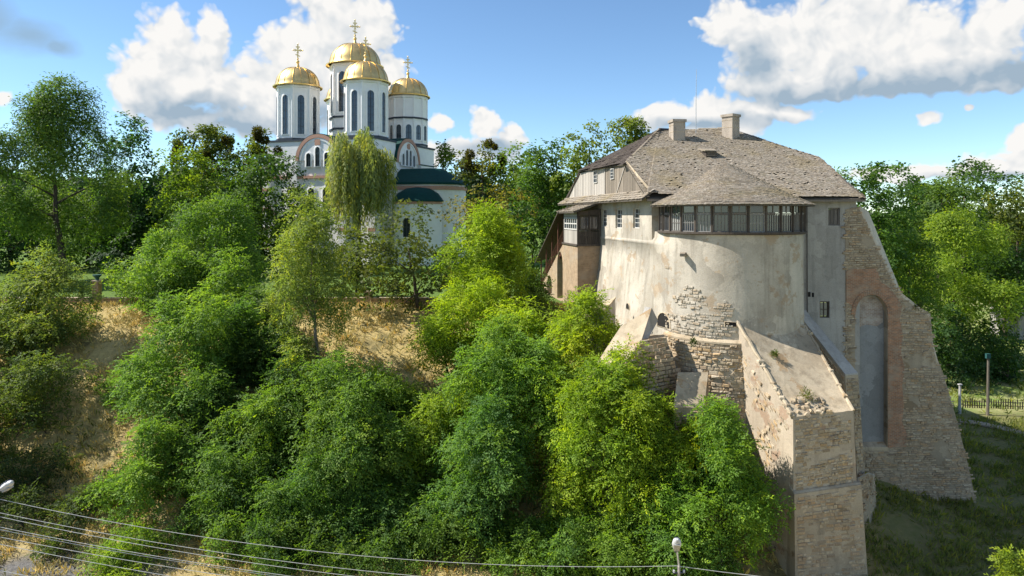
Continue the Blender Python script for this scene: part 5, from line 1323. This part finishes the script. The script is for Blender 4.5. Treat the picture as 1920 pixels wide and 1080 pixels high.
tree('shadowed bush at the bottom under the bright thin bush', 790, 1030, 95, 60, 37, 'robinia', (.05, .10, .024), 'bush', group=SLOPE, cat='bush')

tree('dark bush beside the low tan wall left of the stair arches', 985, 545, 34, 34, 57, 'robinia', (.05, .09, .025), 'bush', group=SLOPE, cat='bush')
tree('bright tree filling the middle between central trees and the far left buttress', 1035, 790, 75, 90, 40, 'robinia', (.105, .175, .028), group=SLOPE)
tree('green tree left of the blue green tree at the hill foot', 720, 900, 80, 90, 40, 'robinia', (.065, .12, .028), group=SLOPE)
tree('dark green tree low behind the left hillside trees', 400, 850, 90, 100, 43, 'robinia', (.045, .09, .026), group=SLOPE)
tree('low green tree at the bottom between wires and wide middle tree', 520, 1010, 110, 70, 37, 'robinia', (.06, .115, .028), group=SLOPE)
tree('green tree at the plateau edge under the chestnut', 355, 590, 80, 90, 56, 'robinia', (.07, .13, .03), group=SLOPE)
tree('small green bush on the slope below the yellow green trees', 985, 660, 60, 50, 45.5, 'robinia', (.10, .165, .028), 'bush', group=SLOPE, cat='bush')
tree('dark bush at the foot of the tall single trunk tree', 520, 700, 60, 60, 47.5, 'robinia', (.04, .08, .024), 'bush', group=SLOPE, cat='bush')
tree('deep green tree at the bottom right of the hillside trees', 1250, 1010, 110, 90, 34.8, 'robinia', (.06, .12, .026), group=SLOPE)

for k_, (x_, y_, w_, h_, Y_, c_, l_) in enumerate([
    (430, 960, 80, 70, 38.5, (.05, .10, .025), 'low green bush right of the lower tree by the wires'),
    (580, 1040, 90, 50, 36, (.06, .11, .026), 'bush at the bottom edge below the wide middle tree'),
    (700, 1050, 80, 45, 36, (.05, .095, .024), 'dark bush at the bottom edge left of the shadowed bush'),
    (860, 1010, 80, 60, 37, (.075, .13, .026), 'green bush at the bottom edge under the blue green tree'),
    (985, 1050, 80, 55, 35.8, (.07, .13, .028), 'bush at the bottom edge left of the deep green bush'),
    (1160, 1050, 90, 60, 34.8, (.08, .14, .026), 'green bush at the bottom edge left of the street lamp'),
    (760, 800, 60, 60, 43, (.06, .11, .026), 'green bush right of the wide middle tree'),
    (500, 640, 50, 75, 51, (.05, .09, .026), 'dark green tree left of the tall single trunk tree'),
    (1120, 750, 50, 45, 37.5, (.12, .18, .024), 'bright bush at the lower end of the left buttress slope'),
    (1010, 600, 40, 34, 51, (.06, .10, .028), 'small bush on the slope under the low tan wall')]):
    tree(l_, x_, y_, w_, h_, Y_, 'robinia', c_, 'bush', group=SLOPE, cat='bush', cover=4.5)
for x_, y_, w_, h_, Y_, l_ in [(45, 985, 62, 46, 38.5, 'twiggy dark thicket just right of the lower left lamp head'), (120, 1040, 60, 36, 36.8, 'twiggy dark thicket on the rubble under the wires'), (195, 940, 46, 46, 40, 'twiggy dark thicket left of the lower green tree'), (70, 905, 70, 50, 41, 'twiggy dark thicket above the lamp head at the left edge'), (150, 985, 66, 45, 39, 'twiggy dark thicket under the wires at the left'), (25, 700, 55, 60, 48, 'twiggy grey thicket at the left edge of the slope')]:
    tree(l_, x_, y_, w_, h_, Y_, 'robinia', (.045, .068, .028), 'bush', group=SLOPE, cat='bush', cover=2.9, limbs=14)
tree('leafy tree leaning in from beyond the lower left edge', -85, 850, 95, 150, 41.5, 'robinia', (.05, .085, .03), group=SLOPE, cover=4)
# behind the castle and church
tree('slim light tree just right of the church roof', 832, 310, 22, 32, 112, 'sparse', (.07, .11, .03), group=BACK, cover=3.5)
tree('bare twiggy tree full of mistletoe right of the church', 905, 325, 48, 58, 100, 'sparse', (.055, .07, .022), group=BACK, cover=1.6, mist=14, limbs=14)
tree('mid green tree between mistletoe tree and castle roof', 975, 345, 48, 68, 98, 'broad', (.060, .105, .022), group=BACK, cover=4)
tree('dark green tree left of the castle gable', 1028, 370, 52, 88, 88, 'broad', (.042, .085, .022), group=BACK)
tree('tall olive green tree above the castle gable', 1105, 310, 62, 70, 86, 'broad', (.072, .105, .024), group=BACK, cover=4.2)
tree('light crowned tree peeping over the castle roof ridge', 1190, 275, 52, 46, 92, 'sparse', (.075, .105, .028), group=BACK, cover=3.4)
tree('brownish olive thicket right of the white apse', 925, 405, 72, 58, 82, 'broad', G_BROWN, 'bush', group=BACK, cover=3.2, cat='bush')
tree('dark thicket beside the castle stair roof', 1000, 450, 42, 75, 74, 'broad', (.036, .075, .02), 'bush', group=BACK, cat='bush')
# right
tree('dark green tree touching the right end of the castle roof', 1648, 410, 78, 92, 78, 'broad', (.040, .085, .022), group=RIGHT, cover=5.5)
tree('broad dark tree on the right skyline', 1808, 395, 92, 74, 118, 'broad', (.034, .070, .022), group=RIGHT, cover=5)
tree('bright yellow green tree right of the stone pier', 1792, 525, 94, 100, 88, 'robinia', (.100, .155, .022), group=RIGHT, cover=5.5)
tree('darker green tree between the bright tree and the pier top', 1705, 540, 68, 88, 80, 'robinia', (.065, .115, .024), group=RIGHT, cover=5)
tree('olive tree at the right edge of the picture', 1908, 430, 58, 66, 108, 'broad', (.060, .080, .024), group=RIGHT)
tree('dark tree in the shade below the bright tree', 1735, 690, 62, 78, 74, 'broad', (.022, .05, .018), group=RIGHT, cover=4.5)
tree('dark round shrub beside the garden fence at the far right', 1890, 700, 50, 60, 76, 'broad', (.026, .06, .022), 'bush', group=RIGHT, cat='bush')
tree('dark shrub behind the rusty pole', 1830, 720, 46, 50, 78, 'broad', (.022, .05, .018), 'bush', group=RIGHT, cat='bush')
tree('dark tree behind the bright one at the right edge', 1885, 540, 62, 75, 100, 'broad', (.030, .065, .02), group=RIGHT)
tree('dark tree between the skyline tree and the castle', 1725, 385, 48, 56, 112, 'broad', (.045, .08, .026), group=RIGHT)
tree('bright bush in the bottom right corner', 1904, 1068, 26, 28, 31, 'robinia', (.11, .16, .024), 'bush', group=RIGHT, cat='bush', cover=4)
tree('dark leafy tree behind the rusty pole at the right', 1862, 668, 58, 60, 86, 'broad', (.030, .062, .022), group=RIGHT, cover=4.5)
tree('dark leafy tree between the concrete post and the stone pier', 1782, 665, 52, 66, 84, 'broad', (.028, .060, .022), group=RIGHT, cover=4.5)
tree('tall green tree behind the bright yellow green tree', 1760, 430, 80, 80, 104, 'broad', (.050, .088, .026), group=RIGHT)
# small plants rooted in the masonry
def sprig(label, px, py, r, Y, color):
    c = P(px, py, Y); g = np.random.default_rng(int(px)); n = 160; d = unit(g.normal(size=(n, 3)) + np.array([0, -.3, .5])); pos = np.array(c) + d * (g.uniform(0, 1, (n, 1)) * r)
    ax = unit(d + g.normal(size=(n, 3)) * .5); nr = unit(np.cross(ax, g.normal(size=(n, 3)))); v, q = leaves(pos, nr, ax, g.uniform(.08, .18, n), g.uniform(.03, .06, n))
    o = link('weed', np_mesh('weed', v, q, g.uniform(.2, .8, n)), M['leaf']); o.color = (*color, 1); o.data.materials; tag(o, label, 'weed', kind='stuff')
sprig('small weed in a crack near the top of the main buttress slope', 1452, 664, .2, 37.0, (.10, .13, .04)); sprig('weed on the ledge below the plastered tower', 1300, 642, .22, 38.4, (.08, .11, .04)); sprig('weed on the shoulder of the stone pier', 1722, 574, .3, 43.2, (.08, .11, .04))
sprig('tuft of weeds growing on the slope of the main buttress', 1512, 742, .42, 35.1, (.13, .15, .05)); sprig('weed growing on the edge of the left buttress slope', 1148, 664, .3, 38.1, (.07, .10, .04))

# ------------------------------------------------------------------ ground cover
def scatter_grass(name, n, x0, x1, y0, y1, h, color, label, cat, blades=5, seed=1, test=None):
    g = np.random.default_rng(seed); x = g.uniform(x0, x1, n); y = g.uniform(y0, y1, n)
    k = np.array([mnoise.noise(Vector((a * .35, b * .35, 4))) for a, b in zip(x, y)]); ok = k > g.uniform(-.5, .25, n)
    if test is not None: ok &= test(x, y)
    x, y = x[ok], y[ok]; z = np.array([ground_z(a, b) for a, b in zip(x, y)]); m = len(x)
    i = np.repeat(np.arange(m), blades); c = np.stack([x, y, z - .02], 1)[i] + g.normal(size=(m * blades, 3)) * np.array([.10, .10, 0])
    ax = unit(np.array([0, -.25, .9]) + g.normal(size=(len(i), 3)) * .55); ax[:, 2] = np.abs(ax[:, 2]); nr = unit(np.cross(ax, g.normal(size=(len(i), 3))))
    ln = h * g.uniform(.5, 1.3, len(i)); v, q = leaves(c, nr, ax, ln, ln * .16, .05)
    o = link(name, np_mesh(name, v, q, np.clip(np.repeat(g.normal(.45, .2, m), blades), 0, 1)), M['straw'] if 'dry' in name else M['leaf_dull']); o.color = (*color, 1); return tag(o, label, cat, kind='stuff')
scatter_grass('dry_grass', 21000, -46, 16, 34.5, 57, .42, (.60, .47, .20), 'dry straw coloured grass on the castle hillside', 'grass', seed=2)
scatter_grass('green_weeds', 3500, -46, 16, 34, 57, .40, (.10, .14, .035), 'scattered green weeds on the dry hillside', 'weeds', seed=3, test=lambda x, y: np.array([mnoise.noise(Vector((a * .12, b * .12, 8))) > .15 for a, b in zip(x, y)]))
scatter_grass('shaded_grass', 15000, 16, 48, 30, 62, .42, (.21, .23, .08), 'rough grass on the slope right of the castle', 'grass', seed=4)
scatter_grass('meadow_weeds', 3500, 30, 75, 63, 110, .7, (.22, .24, .08), 'tall pale weeds in the meadow beyond the path', 'weeds', seed=5)

# far woodland closing the view
def woodland():
    g = np.random.default_rng(77); V, Q, A = [], [], []; nq = 0
    for k in range(150):
        Y = g.uniform(150, 280); X = g.uniform(-.85, .85) * Y; z = ground_z(X, Y); r = g.uniform(5, 9); h = g.uniform(8, 13)
        n = 520; d = unit(g.normal(size=(n, 3)) + np.array([0, -.3, .3])); pos = np.array([X, Y, z + h * .75]) + d * np.array([r, r, h * .75]) * g.uniform(.75, 1.05, (n, 1))
        nr = unit(d + g.normal(size=(n, 3)) * .5); ax = g.normal(size=(n, 3)); ax -= nr * (ax * nr).sum(1, keepdims=True); v, q = leaves(pos, nr, unit(ax), g.uniform(1.2, 2.4, n), g.uniform(.9, 1.6, n))
        V.append(v); A.append(np.clip(g.normal(.4, .12) + g.normal(0, .15, n), 0, 1))
    V = np.concatenate(V); o = link('distant_woodland', np_mesh('distant_woodland', V, np.arange(len(V)).reshape(-1, 4), np.concatenate(A)), M['leaf']); o.color = (.040, .075, .028, 1)
    tag(o, 'distant wooded hills closing the view behind the trees', 'woodland', kind='stuff')
woodland()

# ------------------------------------------------------------------ park wall and pillars
def park_wall():
    seg = [(-20, 560, 60.0, 468), (468, 560, 60.0, 1000)]
    a, b = Vector((-48, 57.6, 0)), Vector((2.6, 57.6, 0))
    w = MB(); w.hexa([a + UP * -.8, b + UP * -.8, b + UP * .45, a + UP * .45], [q + Vector((0, .35, 0)) for q in (a + UP * -.8, b + UP * -.8, b + UP * .45, a + UP * .45)])
    wo = w.build('park_wall', M['brick_tan']); tag(wo, 'long low brick wall along the edge of the park', 'wall')
    k = MB(); k.hexa([q + Vector((0, -.05, .45)) for q in (a, b, b + Vector((0, .45, 0)), a + Vector((0, .45, 0)))], [q + Vector((0, -.05, .53)) for q in (a, b, b + Vector((0, .45, 0)), a + Vector((0, .45, 0)))]); k.build('wall_coping', M['coping'], wo)
    for px, ty, lab in ((182, 528, 'brick gate pillar with a teal urn in the sunlit gap of the park wall'), (468, 540, 'brick wall pillar left of the tall single trunk tree'), (692, 548, 'brick wall pillar between the two maples')):
        o = P(px, 560, 57.75); h = P(px, ty, 57.75).z
        t = thing('wall_pillar', (o.x, o.y, 0), lab, 'pillar', 'brick pillars of the park wall')
        MB().box((o.x, o.y, h / 2 - .2), (.5, .55, h + .4)).build('shaft', M['brick_tan'], t)
        MB().box((o.x, o.y, h + .06), (.64, .68, .12)).build('cap', M['coping'], t)
        if px == 182:
            MB().lathe((o.x, o.y, h + .12), [(.01, 0), (.16, 0), (.10, .1), (.26, .3), (.36, .42), (.34, .46), (.01, .44)], 16).build('urn', M['teal'], t, smooth=True)
park_wall()

# ------------------------------------------------------------------ lamps, poles, wires
def lamp_post(base_px, head, Y, label, arm):
    b = P(base_px, 1000, Y); gz = ground_z(b.x, Y); h = P(*head, Y)
    t = thing('street_lamp', (b.x, Y, gz), label, 'street lamp', 'street lamps by the road')
    top = P(base_px + 2, head[1] + 30, Y)
    MB().tube([Vector((b.x, Y, gz - .1)), Vector((b.x, Y, (gz + top.z) / 2)), top], [.085, .07, .05], 10).build('post', M['pole'], t, smooth=True)
    MB().tube([top, top.lerp(h, .6) + UP * .12, h], [.035, .032, .03], 7).build('arm', M['steel'], t, smooth=True)
    d = arm.normalized(); s = d.cross(UP).normalized(); n = s.cross(d)
    prof = [(0, .06, .05), (.15, .13, .10), (.40, .17, .13), (.62, .14, .11), (.72, .05, .04)]; m = MB(); k = 10; i0 = 0
    for l, w, th in prof:
        for j in range(k):
            a = 2 * math.pi * j / k; m.v.append(tuple(h + d * l + s * (w * math.cos(a)) + n * (th * math.sin(a))))
    for i in range(len(prof) - 1):
        for j in range(k): m.f.append((i * k + j, i * k + (j + 1) % k, (i + 1) * k + (j + 1) % k, (i + 1) * k + j)); m.var.append(0.)
    m.f.append(tuple(range(k))); m.f.append(tuple((len(prof) - 1) * k + j for j in range(k))); m.var += [0., 0.]
    ho = m.build('lamp_head', M['lamp'], t, smooth=True)
    for l in (.12, .26, .40, .54):
        MB().hexa([h + d * l + n * .08 + s * .11, h + d * (l + .05) + n * .08 + s * .11, h + d * (l + .05) + n * .08 - s * .11, h + d * l + n * .08 - s * .11], [h + d * l + n * .15 + s * .07, h + d * (l + .05) + n * .15 + s * .07, h + d * (l + .05) + n * .15 - s * .07, h + d * l + n * .15 - s * .07]).build('cooling_rib', M['slate'], ho)
    MB().tube([h - d * .12, h + d * .06], .06, 8).build('collar', M['slate'], ho)
    MB().tube([top - UP * .25 + Vector((-.22, 0, 0)), top - UP * .25 + Vector((.22, 0, 0))], .03, 6).build('bracket', M['slate'], t)
    for sx in (-.18, .18): MB().lathe(top + Vector((sx, 0, -.25)), [(.02, 0), (.045, .03), (.03, .06), (.045, .09), (.01, .12)], 8).build('insulator', M['lamp'], t)
    MB().hexa([h + d * .18 - n * .08 + s * .1, h + d * .58 - n * .08 + s * .1, h + d * .58 - n * .08 - s * .1, h + d * .18 - n * .08 - s * .1], [h + d * .18 - n * .15 + s * .1, h + d * .58 - n * .15 + s * .1, h + d * .58 - n * .15 - s * .1, h + d * .18 - n * .15 - s * .1]).build('lens', M['glass_curtain'], ho)
    return t
lamp_post(1271, (1268, 1031), 25, 'street lamp on a thin pole at the bottom in front of the bright trees', Vector((-.08, -.45, .62)))
lamp_post(-22, (2, 918), 25, 'street lamp head reaching in at the lower left edge', Vector((.55, -.25, .35)))
WIRES = [((-40, 927), (480, 1021), (1268, 1061), 'topmost overhead wire running to the street lamp pole'),
         ((-40, 953), (480, 1046), (1268, 1106), 'second overhead wire from the top'), ((-40, 960), (480, 1057), (1268, 1122), 'third overhead wire from the top'),
         ((-40, 980), (480, 1072), (1268, 1140), 'upper wire of the closely paired overhead wires'), ((-40, 985), (480, 1075.5), (1268, 1145), 'lower wire of the closely paired overhead wires'),
         ((-40, 999), (480, 1088), (1268, 1160), 'third overhead wire from the bottom'), ((-40, 1012), (480, 1106), (1268, 1180), 'second overhead wire from the bottom'), ((-40, 1062), (480, 1150), (1268, 1220), 'lowest overhead wire cutting the bottom left corner')]
for a, m_, b, lab in WIRES:
    A, Mm, B = P(*a, 25), P(*m_, 25), P(*b, 25); t = (Mm.x - A.x) / (B.x - A.x)
    C1 = (Mm.z - A.z * (1 - t) ** 2 - B.z * t * t) / (2 * t * (1 - t)); pts = []
    for i in range(41):
        s = i / 40; pts.append(Vector((A.x + (B.x - A.x) * s, 25 + .02 * math.sin(s * 3), A.z * (1 - s) ** 2 + 2 * C1 * s * (1 - s) + B.z * s * s)))
    tag(MB().tube(pts, .0095, 5).build('overhead_wire', M['wire']), lab, 'wire', 'overhead wires along the road')
tag(MB().tube([P(1268, 1061, 25), P(1350, 1072, 25), P(1470, 1086, 24.8), P(1700, 1112, 24)], .011, 5).build('overhead_wire', M['wire']), 'short overhead wire running right from the street lamp pole', 'wire', 'overhead wires along the road')
def far_pole(px, yb, yt, Y, mat, label, r):
    b = P(px, yb, Y); gz = ground_z(b.x, Y); t = thing('utility_pole', (b.x, Y, gz), label, 'pole'); top = P(px + 1, yt, Y)
    MB().tube([Vector((b.x, Y, gz - .2)), (Vector((b.x, Y, gz)) + top) / 2, top], [r * 1.2, r, r * .8], 8).build('shaft', M[mat], t, smooth=True); return t, top
t, top = far_pole(1799, 785, 722, 63.5, 'conc', 'pale concrete post at the path beside the stone pier', .12)
MB().box(top + UP * .05, (.3, .3, .1)).build('cap', M['conc'], t)
t, top = far_pole(1852, 795, 665, 63, 'bark_pale', 'rusty brown pole with a teal box right of the concrete post', .11)
MB().box(top + Vector((-.1, -.1, -.1)), (.36, .25, .42)).build('box', M['teal'], t)
t, top = far_pole(437, 470, 392, 78, 'pole', 'thin park lamp between the chestnut and the dense dark tree', .06)
MB().tube([top, top + Vector((.1, -.3, .12))], .1, 8).build('lamp_head', M['lamp'], t)
# garden fence behind the path: pickets
fr = random.Random(4); fp = thing('picket_fence', P(1860, 770, 66), 'rough picket fence beyond the path at the right edge', 'fence')
fa, fb = Vector((42.6, 65.5, 0)), Vector((52, 64.5, 0))
for i in range(46):
    q = fa.lerp(fb, i / 45); gz = ground_z(q.x, q.y); h = .8 + fr.uniform(-.14, .14); MB().box((q.x, q.y, gz + h / 2), (.09, .03, h), Matrix.Rotation(fr.uniform(-.06, .06), 3, 'Y')).build('picket', M['wood_dark'], fp)
for z in (.25, .6): MB().tube([fa + UP * (ground_z(fa.x, fa.y) + z), fb + UP * (ground_z(fb.x, fb.y) + z)], .03, 5).build('rail', M['wood_dark'], fp)
# small house with a maroon roof at the right edge
def cottage():
    b = P(1932, 640, 104); gz = ground_z(b.x, b.y); t = thing('cottage', (b.x, b.y, gz), 'low house with a maroon roof at the right edge', 'house'); w, d, h = 4, 3, 4.6
    MB().box((b.x, b.y, gz + h / 2), (2 * w, 2 * d, h)).build('wall', M['plaster_grey'], t)
    r = MB(); e = .5; A = [Vector((b.x - w - e, b.y - d - e, gz + h)), Vector((b.x - w - e, b.y + d + e, gz + h)), Vector((b.x - w - e, b.y, gz + h + 1.7))]; r.hexa(A, [q + Vector((2 * w + 2 * e, 0, 0)) for q in A]); r.build('roof', M['maroon'], t)
    for x in (-2.4, -.2, 2): window(t, Vector((b.x + x - .5, b.y - d, gz + 1.6)), Vector((1, 0, 0)), UP, Vector((0, -1, 0)), 1.0, 1.3, 2, 2, M['frame_white'], recess=-.08)
cottage()
